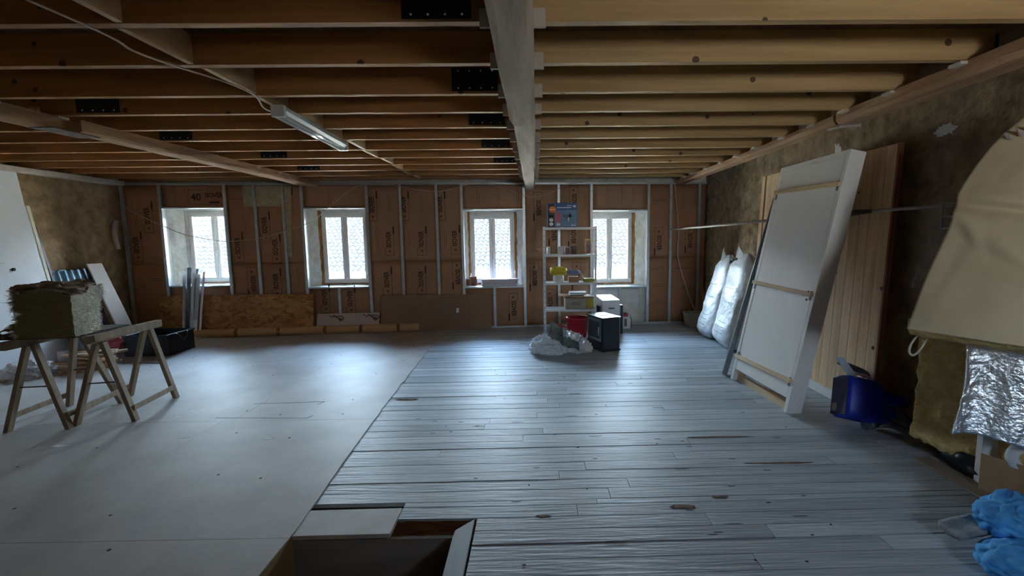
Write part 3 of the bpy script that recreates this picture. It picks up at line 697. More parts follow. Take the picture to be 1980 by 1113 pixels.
for y in JY:
    dz = rnd.uniform(-0.004, 0.004)
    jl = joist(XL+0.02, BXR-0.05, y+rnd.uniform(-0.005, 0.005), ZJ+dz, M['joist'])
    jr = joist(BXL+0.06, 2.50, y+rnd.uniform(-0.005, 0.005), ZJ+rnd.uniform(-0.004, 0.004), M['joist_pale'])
    for (a, b) in PLATES.get(y, []):
        mb = MB(); mb.box((a, y-0.009, ZJ+0.012), (b, y-0.0055, ZC-0.012))
        for i in range(4):
            for zz in (ZJ+0.03, ZC-0.03): mb.lathe([(0, 0.0025), (0.005, 0.002), (0.006, 0)], (a+0.04+(b-a-0.08)*i/3, y-0.009, zz), 7, 1, axis=(0, -1, 0))
        obj('splice_plate', mb, [M['plate'], M['screw']], jl)
    # packers: on both flanks of the centre beam, and on the side beams
    for (a, b) in ((BXL-0.055, BXL+0.02), (BXR-0.02, BXR+0.05)):
        mb = MB(); mb.box((a, y-0.02, ZJ-0.03+rnd.uniform(-0.01, 0.006)), (b, y-0.001, ZJ+0.05)); obj('packer', mb, M['packer'], jl if a < -0.1 else jr, bevel=0.002)
    if y > 1.5:
        for (px, own) in ((2.40, jr), (-3.52, jl)):
            q = rnd.uniform(-0.03, 0.03)
            mb = MB(); mb.box((px+q-0.09, y-0.012, ZJ-0.022), (px+q+0.07, y+0.07, ZJ-0.004)); obj('packer', mb, M['packer'], own, bevel=0.002)
            if rnd.random() < 0.75:
                s_ = 0.11 if px > 0 else -0.11
                mb = MB(); mb.box((px+s_-0.03, y-0.02, ZJ-0.015), (px+s_+0.03, y+0.0, ZJ+0.05)); obj('packer', mb, M['packer'], own, bevel=0.002)
def beam(path, w, h, m, name='main_beam', wane=0.02, seed=0.0, top_w=None):
    """rough-hewn timber: path of bottom-centre points, w wide, h high"""
    mb = MB(); P = [Vector(p) for p in path]
    pts = spline(P, 10); n = len(pts); vs = []; K = 10
    for i, p in enumerate(pts):
        k = lambda s: 0.006*rn((p.y*2.2, s, seed), 1.0)+0.004*rn((p.y*7, s, seed), 1.0)
        wn = wane*(1+0.7*rn((p.y*1.8, 7, seed), 1.0)+0.3*rn((p.y*6, 3, seed), 1.0))
        prof = [(-w/2+wn+k(1), k(2)), (0, k(3)), (w/2-wn*0.6+k(4), k(5)), (w/2+k(6), wn*0.8), (w/2+k(7), h*0.5), (w/2, h), (0, h), (-w/2, h), (-w/2+k(8), h*0.5), (-w/2+k(9), wn*1.5)]
        vs += [(p.x+a, p.y, p.z+b) for a, b in prof]
    fs = [tuple(range(K)), tuple(reversed(range((n-1)*K, n*K)))]
    for i in range(n-1):
        for j in range(K): fs.append((i*K+j, (i+1)*K+j, (i+1)*K+(j+1) % K, i*K+(j+1) % K))
    mb.add(vs, fs)
    return obj(name, mb, m, CEIL)
beam([(-0.088, YB, 2.305), (-0.088, 1.0, 2.30), (-0.086, 3.42, 2.293)], 0.178, 0.27, M['oldbeam'], wane=0.03, seed=1)
beam([(-0.075, 3.435, 2.335), (-0.080, 5.5, 2.318), (-0.085, 7.86, 2.292)], 0.165, 0.24, M['oldbeam'], wane=0.025, seed=5)
beam([(-3.60, YB, 2.355), (-3.60, 1.5, 2.345), (-3.60, 3.62, 2.335)], 0.18, 0.095, M['logbeam'], 'side_beam', wane=0.03, seed=9)
beam([(-3.53, 3.70, 2.338), (-3.54, 5.5, 2.342), (-3.52, 7.60, 2.335)], 0.17, 0.092, M['logbeam'], 'side_beam', wane=0.02, seed=12)
mb = MB(); mb.box((-3.63, 3.5, 2.328), (-3.46, 3.86, 2.336)); obj('beam_strap', mb, M['iron'], CEIL)
beam([(2.45, YB, 2.345), (2.44, 1.5, 2.342), (2.43, 3.70, 2.348)], 0.18, 0.085, M['logbeam'], 'side_beam', wane=0.02, seed=15)
beam([(2.42, 3.76, 2.362), (2.43, 5.5, 2.36), (2.42, 7.95, 2.358)], 0.13, 0.066, M['logbeam'], 'side_beam', wane=0.02, seed=18)
mb = MB(); mb.fbox((2.44, 3.74, 2.345), (0.16, 0.05, 0.005), (-0.01, 0.05, 0), (0, 0, 0.03)); mb.fbox((2.40, 3.9, 2.348), (0.1, -0.25, 0), (0.03, 0.02, 0), (0, 0, 0.012)); obj('beam_wedge', mb, M['packer'], CEIL)
# hanger plate at the end of the second right-hand joist
mb = MB(); mb.box((2.50, 2.60, ZJ-0.03), (2.508, 2.68, ZC-0.03)); mb.box((2.42, 2.60, ZJ-0.034), (2.508, 2.68, ZJ-0.028)); obj('hanger_plate', mb, M['teal_dark'], CEIL)
# wall plate along the left wall
beam([(-6.33, YB, 2.37), (-6.33, 3.5, 2.37), (-6.33, 7.3, 2.365)], 0.16, 0.06, M['packer'], 'wall_plate', wane=0.01, seed=22)
# bridging between the joists
for ya, yb in zip(JY, JY[1:]):
    x = -1.80+rnd.uniform(-0.03, 0.03)
    mb = MB(); mb.box((x, ya+0.052, ZJ+0.004), (x+0.032, yb-0.008, ZC-0.01)); obj('bridging', mb, M['blocking'], CEIL, bevel=0.002)
# cable clipped along the bridging
path = [(-2.0, 1.2, 2.425), (-1.90, 2.13, 2.42), (-1.90, 2.35, 2.405), (-1.86, 2.61, 2.415), (-1.76, 2.85, 2.41), (-1.78, 3.12, 2.42), (-1.85, 3.33, 2.405), (-1.86, 3.58, 2.418), (-1.84, 3.80, 2.39), (-1.82, 4.02, 2.40), (-1.80, 4.3, 2.40)]
mb = MB(); mb.tube(spline(path, 6), 0.0055); tag(obj('electric_cable', mb, M['cable']), 'cream cable running along the joists to the fluorescent light', 'cable')

# ------------------------------------------------------------------ fluorescent light
t = thing('fluorescent_light', 'twin-tube white fluorescent batten fixed under the joists', 'light', (-1.79, 3.93, 2.43))
def along(f, dx=0.0, dz=0.0): return Vector((-1.765-0.07*f+dx, 3.34+1.27*f, 2.372+dz))
mb = MB()
prof = [(-0.038, 0.056), (-0.045, 0.025), (-0.018, -0.002), (0.018, -0.002), (0.045, 0.025), (0.038, 0.056)]
vs = [along(0)+Vector((a, 0, b)) for a, b in prof]+[along(1)+Vector((a, 0, b)) for a, b in prof]
mb.add(vs, [tuple(range(6)), tuple(reversed(range(6, 12)))]+[(i, i+6, (i+1) % 6+6, (i+1) % 6) for i in range(6)])
obj('housing', mb, M['lampmetal'], t, bevel=0.002)
for dx in (-0.026, 0.026):
    mb = MB(); mb.tube([along(0.025, dx, -0.012), along(0.975, dx, -0.012)], 0.013, 12); obj('tube', mb, M['tube'], t)
for f0, f1 in ((-0.004, 0.02), (0.98, 1.004)):
    mb = MB(); a, b = along(f0), along(f1)
    mb.box((min(a.x, b.x)-0.046, a.y, a.z-0.022), (max(a.x, b.x)+0.046, b.y, a.z+0.057))
    obj('end_cap', mb, M['lampmetal'], t, bevel=0.004)

# ------------------------------------------------------------------ cables on the far wall
def wall_cable(pts, r, m, label, v=-0.035, ends=None):
    P = [W(u, v+dv, z) for (u, z, dv) in pts]
    mb = MB(); mb.tube(spline(P, 6), r, 7); tag(obj('hanging_cable', mb, m), label, 'cable')
wall_cable([(-6.36, 2.335, -0.02), (-6.33, 2.19, -0.02), (-6.25, 2.0, -0.02), (-5.711, 1.72, -0.02), (-5.421, 1.60, -0.02), (-4.975, 1.51, -0.02), (-4.783, 1.505, -0.02), (-4.356, 1.547, -0.02), (-3.881, 1.679, -0.02), (-3.56, 1.797, -0.02), (-3.23, 2.06, -0.02), (-2.82, 2.345, -0.02), (-2.342, 2.365, -0.01)], 0.006, M['cable'], 'thin cream cable sagging across the first window to the second window head')
wall_cable([(-2.342, 2.372, -0.015), (-1.862, 2.288, -0.02), (-1.539, 2.26, -0.02), (-1.126, 2.36, -0.02), (-0.878, 2.395, -0.03), (-0.50, 2.30, -0.03), (-0.299, 2.218, -0.035), (-0.047, 2.167, -0.045), (0.207, 2.216, -0.03), (0.548, 2.373, -0.02), (0.805, 2.40, -0.01)], 0.006, M['cable'], 'cream cable looping along the top of the wall past the centre beam')
wall_cable([(2.347, 2.395, -0.02), (2.382, 1.986, -0.02), (2.427, 1.556, -0.02), (2.416, 1.207, -0.02), (2.476, 0.943, -0.02), (2.544, 0.721, -0.03), (2.643, 0.407, -0.06), (2.70, 0.24, -0.15)], 0.007, M['cablew'], 'white cable hanging down the far wall into the corner tub')


# ================================================================== NEIGHBOURING HOUSES
def tile_roof(y0, z0, y1, z1, x0, x1, pitch, rows, parent):
    mb = MB(); nx = int((x1-x0)/pitch); L = math.hypot(y1-y0, z1-z0); per = 6
    for r in range(rows):
        ya, za = y0+(y1-y0)*r/rows, z0+(z1-z0)*r/rows; yb, zb = y0+(y1-y0)*(r+1)/rows, z0+(z1-z0)*(r+1)/rows
        vs = []; fs = []; n = nx*per
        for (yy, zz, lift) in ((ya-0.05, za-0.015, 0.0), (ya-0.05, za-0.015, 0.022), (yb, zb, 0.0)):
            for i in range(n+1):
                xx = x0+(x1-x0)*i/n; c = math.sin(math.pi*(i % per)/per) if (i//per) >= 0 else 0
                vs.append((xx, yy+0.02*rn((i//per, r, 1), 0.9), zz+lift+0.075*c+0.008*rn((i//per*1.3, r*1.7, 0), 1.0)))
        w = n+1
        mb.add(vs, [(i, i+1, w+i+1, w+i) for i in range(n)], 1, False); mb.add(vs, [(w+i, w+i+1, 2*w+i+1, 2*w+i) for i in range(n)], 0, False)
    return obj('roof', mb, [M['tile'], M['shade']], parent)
h = thing('neighbour_house', 'cream house with clay tiled roof seen through the right-hand windows', 'house', (-2, 17.5, -4))
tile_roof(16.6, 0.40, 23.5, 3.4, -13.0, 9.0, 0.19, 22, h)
mb = MB(); mb.box((-13.2, 17.0, -4.0), (9.2, 23.4, 0.35)); mb.box((-13.1, 16.75, 0.22), (9.1, 17.05, 0.36)); obj('facade', mb, M['render'], h)
mb = MB(); mb.tube([(-13, 16.55, 0.30), (9, 16.55, 0.30)], 0.06, 8); obj('gutter', mb, M['galv'], h)
h = thing('neighbour_house', 'pale grey house with tiled roof seen through the leftmost window', 'house', (-22, 21, -4))
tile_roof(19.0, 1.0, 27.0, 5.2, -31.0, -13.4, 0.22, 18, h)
mb = MB(); mb.box((-31, 19.4, -4.0), (-13.5, 26.6, 0.95)); obj('facade', mb, mat('pale grey render', (0.66, 0.70, 0.72), (0.74, 0.77, 0.79), 0.9), h)
mb = MB(); mb.box((-20, 19.3, -1.5), (-19, 19.41, 0.2)); obj('shutter', mb, M['bluegrey'], h)
mb = MB(); mb.box((-40, 8.6, -4.3), (30, 40, -4.0)); struct('ground', mb, mat('street paving', (0.40, 0.39, 0.37), (0.50, 0.48, 0.46), 0.9))

# ================================================================== LEFT SIDE
def leaning(mb, p0, p1, top0, top1, t, mi=0):
    """slab with bottom edge p0-p1, top edge top0-top1, thickness vector t"""
    p0, p1, top0, top1, t = map(Vector, (p0, p1, top0, top1, t))
    return mb.hexa([p0, p1, p1+t, p0+t], [top0, top1, top1+t, top0+t], mi)
# large insulation boards leaning on the left wall
t = thing('insulation_board', 'tall white foam board leaning on the left wall nearest the camera', 'insulation board', (-6.2, 4.9, 0))
mb = MB(); leaning(mb, (-6.12, 2.6, 0.012), (-6.14, 6.00, 0.012), (-6.28, 2.6, 2.365), (-6.30, 5.86, 2.365), (-0.05, 0, 0)); obj('board', mb, M['foamwhite'], t, bevel=0.004)
for (y, z, n_) in ((5.2, 1.28, 3), (4.9, 1.02, 3), (5.5, 0.82, 2)):
    xx = lambda y, z: -6.12-0.02*(y-2.6)/3.4-0.16*(z-0.012)/2.353+0.002
    mb = MB(); mb.tube(spline([(xx(y-0.5+i*0.28, z+0.02*math.sin(i*2.1)), y-0.5+i*0.28, z+0.02*math.sin(i*2.1)) for i in range(n_+1)], 4), 0.003, 5); obj('scratch', mb, M['galv'], t)
mb = MB(); mb.box((-6.225, 5.60, 1.18), (-6.205, 5.625, 1.215)); obj('dark_clip', mb, M['black'], t)
t = thing('insulation_board', 'second foam board behind the tall white one, with a cream right edge', 'insulation board', (-6.3, 5.6, 0))
mb = MB(); leaning(mb, (-6.21, 4.2, 0.012), (-6.21, 6.13, 0.012), (-6.345, 4.2, 1.97), (-6.345, 5.96, 1.97), (-0.035, 0, 0)); obj('board', mb, M['foamwhite'], t, bevel=0.003)
mb = MB(); leaning(mb, (-6.203, 6.13, 0.012), (-6.203, 6.165, 0.012), (-6.338, 5.96, 1.97), (-6.338, 5.995, 1.97), (-0.05, 0, 0)); obj('edge_strip', mb, M['cream'], t)
mb = MB(); leaning(mb, (-6.16, 6.185, 0.012), (-6.16, 6.225, 0.012), (-6.36, 6.04, 1.72), (-6.36, 6.07, 1.72), (-0.02, 0.0, 0)); tag(obj('dark_batten', mb, M['plum'], None, bevel=0.002), 'narrow dark batten leaning beside the foam boards', 'batten')
# ribbed steel sheets
def ribbed(name, p0, p1, top0, top1, n, m, label, group=None, depth=0.03):
    p0, p1, top0, top1 = map(Vector, (p0, p1, top0, top1)); mb = MB()
    nr = (p1-p0).cross(top0-p0).normalized()
    if nr.x < 0: nr = -nr
    prof = [(0, 0), (0.70, 0), (0.76, 1), (0.94, 1), (1.0, 0)]
    us = [(i+a)/n for i in range(n) for a, _ in prof[:-1]]+[1.0]; hs = [b for i in range(n) for _, b in prof[:-1]]+[0]
    vs = []
    for u, b in zip(us, hs):
        vs += [p0.lerp(p1, u)+nr*depth*b, top0.lerp(top1, u)+nr*depth*b]
    k = len(vs)
    vs += [v-nr*0.004 for v in vs]
    fs = []
    for i in range(len(us)-1):
        a = 2*i; fs += [(a, a+2, a+3, a+1), (k+a, k+a+1, k+a+3, k+a+2), (a, k+a, k+a+2, a+2), (a+1, a+3, k+a+3, k+a+1)]
    fs += [(0, 1, k+1, k), (k-2, 2*k-2, 2*k-1, k-1)]
    mb.add(vs, fs)
    return tag(obj(name, mb, m), label, 'metal sheet', group)
ribbed('ribbed_sheet', (-5.97, 6.00, 0.012), (-5.93, 6.48, 0.012), (-6.30, 6.11, 1.13), (-6.28, 6.53, 1.14), 5, M['teal'], 'pale blue ribbed steel sheet leaning on the left wall, front of its stack')
ribbed('ribbed_sheet', (-6.05, 6.24, 0.012), (-5.99, 6.60, 0.012), (-6.375, 6.14, 1.145), (-6.34, 6.68, 1.15), 4, M['teal_dark'], 'dark teal ribbed steel sheet at the back of the leaning stack', depth=-0.02)
mb = MB(); leaning(mb, (-5.84, 6.44, 0.012), (-5.83, 6.48, 0.012), (-6.27, 6.50, 1.16), (-6.26, 6.54, 1.16), (-0.05, 0.0, 0)); tag(obj('plum_rail', mb, M['plum'], None, bevel=0.003), 'dark plum rail leaning between the steel sheets and the pale board', 'rail')
mb = MB(); leaning(mb, (-5.885, 6.37, 0.012), (-5.875, 6.42, 0.012), (-6.23, 6.41, 0.98), (-6.22, 6.46, 0.98), (-0.03, 0.0, 0)); tag(obj('blue_rail', mb, M['teal'], None, bevel=0.003), 'short blue steel rail leaning at the right end of the sheet stack', 'rail')
mb = MB(); leaning(mb, (-5.76, 6.50, 0.012), (-5.70, 6.68, 0.012), (-6.25, 6.56, 1.21), (-6.20, 6.73, 1.21), (-0.03, 0.01, 0)); tag(obj('pale_board', mb, mat('pale varnished board', (0.70, 0.62, 0.56), (0.78, 0.70, 0.63), 0.35, scale=3), None, bevel=0.002), 'pale pinkish board leaning in the left corner beside the steel sheets', 'board')
# packing left in the corner
mb = MB(); mb.tube(spline([(-6.36, 7.22, 1.84), (-6.385, 7.20, 1.70), (-6.375, 7.19, 1.55), (-6.35, 7.19, 1.40)], 5), [0.02]+[0.034]*14+[0.028], 8); tag(obj('wool_strip', mb, M['packer']), 'pale strip of material hanging in the left far corner', 'strip')

def trestle(label, feet, apex, beam_ends, cleat=False):
    c = sum((Vector((*p, 0)) for p in feet), Vector())/4; c.z = 0.008
    t = thing('trestle', label, 'trestle', c)
    (fl, fr, bl, br) = [Vector((*p, 0.008)) for p in feet]; fa, ba = map(Vector, apex); b0, b1 = map(Vector, beam_ends)
    ax = (b1-b0).normalized(); sx = Vector((ax.y, -ax.x, 0)).normalized()
    mb = MB(); mb.bar(b0, b1, 0.052, 0.066); obj('top_beam', mb, M['trestle'], t, bevel=0.003)
    for f, a, s in ((fl, fa, -1), (fr, fa, 1), (bl, ba, -1), (br, ba, 1)):
        d = (f-a).normalized()
        e = a+sx*s*0.024
        mb = MB()
        w2, h2 = ax*0.024, sx*0.018
        top = [e-w2-h2, e+w2-h2, e+w2+h2, e-w2+h2]; bot = [Vector((p.x+(f.x-e.x), p.y+(f.y-e.y), 0.008)) for p in top]
        mb.hexa(bot, top); obj('leg', mb, M['trestle'], t, bevel=0.002)
    for (p, a, q, b) in ((fl, fa, bl, ba), (fr, fa, br, ba)):
        m0, m1 = p.lerp(a, 0.16), q.lerp(b, 0.16); s = (p-fa).dot(sx)
        mb = MB(); mb.bar(m0+sx*(0.026 if s > 0 else -0.026), m1+sx*(0.026 if s > 0 else -0.026), 0.016, 0.045); obj('stretcher', mb, M['trestle'], t, bevel=0.002)
    for (p, q, a) in ((fl, fr, fa), (bl, br, ba)):
        mb = MB(); mb.tube([p.lerp(a, 0.50), q.lerp(a, 0.50)], 0.006, 6); obj('tie_wire', mb, M['iron'], t)
    if cleat:
        mb = MB(); mb.bar(b0+ax*0.0+sx*0.045+Vector((0, 0, 0.012)), b0+ax*0.42+sx*0.045+Vector((0, 0, 0.020)), 0.030, 0.060); obj('side_cleat', mb, M['trestle'], t, bevel=0.003)
    return t
trestle('wooden trestle under the glass wool block, its top bar hidden', [(-4.235, 3.63), (-3.795, 3.678), (-4.32, 4.21), (-3.897, 4.275)], [(-4.085, 3.74, 0.70), (-4.13, 4.17, 0.70)], [(-4.10, 3.55, 0.717), (-4.14, 4.40, 0.717)])
trestle('wooden trestle on the right with an empty top bar', [(-3.80, 3.74), (-3.394, 3.833), (-3.98, 4.46), (-3.486, 4.397)], [(-3.60, 3.81, 0.69), (-3.70, 4.40, 0.69)], [(-3.615, 3.72, 0.722), (-3.66, 4.50, 0.722)], True)
mb = MB(); mb.hexa([(-4.34, 3.60, 0.752), (-3.66, 3.68, 0.752), (-3.70, 4.22, 0.752), (-4.44, 4.12, 0.752)], [(-4.34, 3.60, 0.764), (-3.66, 3.68, 0.764), (-3.70, 4.22, 0.764), (-4.44, 4.12, 0.764)])
tag(obj('thin_board', mb, M['dark'], None, bevel=0.002), 'thin dark board lying across the trestles beneath the glass wool', 'board')
# glass wool block
def wool_block():
    t = thing('glass_wool_block', 'thick ragged block of glass wool lying on the left trestle', 'insulation', (-4.0, 3.9, 0.765))
    A, B, C_, D = Vector((-4.03, 3.60, 0)), Vector((-3.635, 3.65, 0)), Vector((-3.985, 4.16, 0)), Vector((-4.40, 4.06, 0))
    z0, z1 = 0.766, 1.115
    def top(x, y): return z1+0.02*rn((x*3, y*3, 0), 1.6)+0.03*math.sin((x+4.4)*4)
    def jit(p, s, a=0.02): return Vector((rn(p, s, 3)*a, rn(p, s, 8)*a, rn(p, s, 15)*a*0.6))
    mb = MB()     # body: front, left, back faces
    def side(P, Q, rag):
        def fn(u, v):
            p = P.lerp(Q, u); z = z0+(top(p.x, p.y)-z0)*v; q = Vector((p.x, p.y, z))
            out = Vector((Q.y-P.y, P.x-Q.x, 0)).normalized()
            edge = (1-min(1, u*6))*rag
            k = rn((u*2, v*14, rag), 1.3)*0.012+rn((u*20, v*30, 2), 1)*0.004
            e = edge*(0.05*rn((0.3, v*13, 5), 1.0)+0.02*math.sin(v*9))
            return q+out*k+(P-Q).normalized()*e+jit(q, 9, 0.006)
        return fn
    mb.grid(side(A, B, 1.0), 40, 26); obj('shaded_front', mb, M['wool_shaded'], t)
    mb = MB()
    def cut(u, v):
        p = B.lerp(C_, u); z = z0+(top(p.x, p.y)-z0)*v; q = Vector((p.x, p.y, z))
        bulge = 0.05*math.sin(math.pi*u)*(1-v)+0.02*rn(q, 7)+0.012*rn(q, 19)+0.010*rn(q, 43)
        pit = -0.035 if (u-0.62)**2/0.012+(v-0.55)**2/0.02 < 1 else 0
        end = 0.03*u*(v-0.45)
        return q+Vector((0.95, 0.31, 0))*(bulge+pit)+Vector((0.1, end*2.2, 0))*u
    mb.grid(cut, 70, 50)
    mb.grid(side(C_, D, 0.3), 20, 14); mb.grid(side(D, A, 1.0), 30, 20)
    mb.add([A+Vector((0, 0, z0)), B+Vector((0, 0, z0)), C_+Vector((0, 0, z0)), D+Vector((0, 0, z0))], [(3, 2, 1, 0)])
    obj('cut_face', mb, M['wool_pale'], t)
    mb = MB()
    for L in range(4):
        def lay(u, v, L=L):
            p = A.lerp(B, u).lerp(D.lerp(C_, u), v)+(Vector((0.05, 0.02, 0))*u if L else Vector((0, 0, 0))); ed = 0.02*L
            return Vector((p.x, p.y, top(p.x, p.y)-0.016+0.012*L+0.008*rn((u*6, v*11, L), 1.4)))+jit((u*3, v*5, L), 2.0, 0.05)+Vector((0.02, -0.012, 0))*(1.6-L*0.4)
        mb.grid(lay, 26, 20, thick=(0, 0, 0.004))
    obj('torn_facing', mb, M['kraft_grey'], t)
    mb = MB(); rd = random.Random(4)
    def hair(p, d, l):
        a = Vector(p); b = a+d*l*0.5+Vector((rd.gauss(0, .3), rd.gauss(0, .3), rd.gauss(0, .3)))*l*0.5; c = b+d*l*0.4+Vector((rd.gauss(0, .4), rd.gauss(0, .4), rd.gauss(-.1, .4)))*l*0.5
        s = Vector((rd.gauss(0, 1), rd.gauss(0, 1), rd.gauss(0, 1))).normalized()*0.0022
        mb.add([a-s, a+s, b+s*0.7, b-s*0.7, c], [(0, 1, 2, 3), (3, 2, 4)])
    for i in range(1500):
        u, v = rd.random(), rd.random(); hair(cut(u, v), Vector((0.9, 0.3, rd.gauss(0, .4))).normalized(), rd.uniform(0.012, 0.035))
    for i in range(500):
        v = rd.random(); hair(side(A, B, 1.0)(rd.random()*0.03, v), Vector((-1, -0.1, rd.gauss(0, .25))).normalized(), rd.uniform(0.015, 0.05))
    for i in range(500):
        u = rd.random(); p = A.lerp(B, u); hair((p.x, p.y, top(p.x, p.y)), Vector((rd.gauss(0, .4), -0.6, rd.gauss(0.3, .4))).normalized(), rd.uniform(0.01, 0.03))
        p = B.lerp(C_, u); hair((p.x+0.02, p.y, top(p.x, p.y)), Vector((0.7, rd.gauss(0, .4), rd.gauss(0.3, .4))).normalized(), rd.uniform(0.01, 0.04))
    obj('loose_fibres', mb, M['wool_pale'], t)
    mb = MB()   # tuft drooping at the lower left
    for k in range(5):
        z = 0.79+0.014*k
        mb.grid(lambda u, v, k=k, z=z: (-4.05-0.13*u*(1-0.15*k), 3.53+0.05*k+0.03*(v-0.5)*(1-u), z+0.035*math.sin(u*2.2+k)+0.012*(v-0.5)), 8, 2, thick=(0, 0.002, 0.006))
    obj('tuft', mb, M['wool_shaded'], t)
wool_block()
# crate, red bag, offcut pile, bits on the floor
t = thing('crate', 'black open plastic crate on the floor behind the trestles', 'crate', (-5.12, 6.3, 0.008))
mb = MB(); x0, x1, y0, y1, z0, z1 = -5.42, -4.86, 6.06, 6.56, 0.010, 0.285
w = 0.012
mb.box((x0, y0, z0), (x1, y1, z0+w)); mb.box((x0, y0, z0+w), (x1, y0+w, z1)); mb.box((x0, y1-w, z0+w), (x1, y1, z1)); mb.box((x0, y0+w, z0+w), (x0+w, y1-w, z1)); mb.box((x1-w, y0+w, z0+w), (x1, y1-w, z1))
obj('body', mb, M['black'], t, bevel=0.004)
mb = MB()
for (a, b) in (((x0-.012, y0-.012, z1-.02), (x1+.012, y0+.004, z1+.006)), ((x0-.012, y1-.004, z1-.02), (x1+.012, y1+.012, z1+.006)), ((x0-.012, y0+.004, z1-.02), (x0+.004, y1-.004, z1+.006)), ((x1-.004, y0+.004, z1-.02), (x1+.012, y1-.004, z1+.006))): mb.box(a, b)
obj('rim', mb, M['black'], t, bevel=0.003)
mb = MB(); mb.tube(spline([(x1+0.012, 6.2, z1), (x1+0.045, 6.22, z1-0.03), (x1+0.05, 6.3, z1-0.10), (x1+0.045, 6.38, z1-0.03), (x1+0.012, 6.4, z1)], 5), 0.009); obj('handle', mb, M['black'], t)
mb = MB(); mb.grid(lambda u, v: (-5.83+0.42*u, 5.98+0.36*v, 0.05+0.22*math.sin(math.pi*min(1, 0.15+v*0.8))*(0.55+0.5*u)+0.05*rn((u*4, v*4, 0), 1.7)), 26, 20, thick=(0, 0, -0.03))
tag(obj('red_bag', mb, M['redcloth']), 'crumpled red fabric bag lying beside the black crate', 'bag')
rd = random.Random(9)
for i in range(24):
    lay = i//4; cx = -5.42+rd.uniform(-0.12, 0.14)+0.02*lay; cy = 5.52+rd.uniform(-0.12, 0.16); a = rd.gauss(0.15, 0.35); L = rd.uniform(0.30, 0.62); w = rd.uniform(0.05, 0.11); hh = 0.024
    z = 0.010+lay*0.033; d = Vector((math.cos(a), math.sin(a), 0)); n = Vector((-d.y, d.x, 0))
    mb = MB(); mb.fbox(Vector((cx, cy, z))-d*L/2-n*w/2, d*L, n*w, (0, 0, hh))
    tag(obj('offcut', mb, M['offcut'], None, bevel=0.002), 'short wooden offcut in the loose pile beneath the trestles', 'offcut', 'offcuts under the trestles')
mb = MB(); mb.hexa([(-5.80, 5.58, 0.012), (-5.58, 5.50, 0.012), (-5.50, 5.66, 0.012), (-5.72, 5.74, 0.012)], [(-5.80, 5.58, 0.20), (-5.58, 5.50, 0.24), (-5.50, 5.66, 0.24), (-5.72, 5.74, 0.20)])
tag(obj('carton', mb, mat('lilac grey carton', (0.34, 0.27, 0.29), (0.46, 0.40, 0.42), 0.7), None, bevel=0.004), 'small lilac grey carton at the left of the offcut pile', 'box')
mb = MB(); mb.blob((-5.78, 5.22, 0.05), (0.25, 0.20, 0.12), 0.35, 2.4, 3.0, flat=0.010, crease=0.12); tag(obj('plastic_wrapping', mb, M['filmbag']), 'crumpled clear plastic wrapping on the floor behind the left trestle', 'plastic wrapping')
for (y0, x0, lab) in ((4.95, -5.90, 'long thin plank on the floor along the foam boards, nearer the wall'), (4.55, -5.76, 'long thin plank on the floor along the foam boards, farther from the wall')):
    mb = MB(); mb.fbox((x0-0.08, y0-1.6, 0.010), (0.10, 0.0, 0), (-0.06, 2.2, 0), (0, 0, 0.02)); tag(obj('long_plank', mb, M['offcut'], None, bevel=0.002), lab, 'plank')

# ================================================================== ALONG THE FAR WALL
def wlean(name, u0, u1, z1, v_bot, v_top, th, m, label, cat, tilt=0.0):
    mb = MB()
    mb.hexa([W(u0, -v_bot, 0.010), W(u1, -v_bot, 0.010), W(u1, -v_bot+th, 0.010), W(u0, -v_bot+th, 0.010)], [W(u0, -v_top, z1), W(u1, -v_top, z1+tilt), W(u1, -v_top+th, z1+tilt), W(u0, -v_top+th, z1)])
    o = obj(name, mb, m, None, bevel=0.002)
    return tag(o, label, cat)
wlean('strand_board', -5.36, -3.60, 0.665, 0.17, 0.055, 0.018, M['osb'], 'long orange-brown strand board leaning beneath the first two windows', 'board', -0.02)
wlean('strand_board', -5.94, -5.42, 0.655, 0.12, 0.040, 0.014, M['osb'], 'short strand board piece behind the bundle of steel rails', 'board')
b = wlean('white_board', -3.565, -2.58, 0.315, 0.15, 0.05, 0.022, mat('pale pink white board', (0.56, 0.48, 0.44), (0.62, 0.54, 0.49), 0.6), 'low pale board with dark brush lettering under the second window', 'board')
mb = MB()
def scribble(u, z, s):
    for k, pts in enumerate((((0, 0), (0.05, -0.03), (0.11, -0.02), (0.13, -0.05)), ((0.07, 0.0), (0.14, -0.045), (0.20, -0.06), (0.22, -0.09)), ((0.12, -0.03), (0.19, -0.02), (0.24, -0.05), (0.22, -0.07)), ((0.16, -0.075), (0.20, -0.10)), ((0.15, -0.06), (0.21, -0.085)))):
        P = spline([W(u+a*s, -0.053-(0.315-(z+bz*s))*0.328-0.002, z+bz*s) for a, bz in pts], 5); mb.tube(P, 0.006*s, 5)
for q_ in ((-3.38, 0.295, 1.0), (-2.84, 0.30, 1.05)):
    mb = MB(); scribble(*q_); obj('brush_print', mb, M['print'], b)
b = wlean('hardboard_sheet', -2.55, -0.76, 0.60, 0.14, 0.05, 0.006, M['hardboard'], 'wide brown hardboard sheet leaning between second and third windows', 'board', -0.02)
mb = MB(); mb.fbox(W(-1.34, -0.102, 0.29), WU*0.045, WN*0.008, (0.008, 0, 0.075)); obj('paper_label', mb, M['foamwhite'], b)
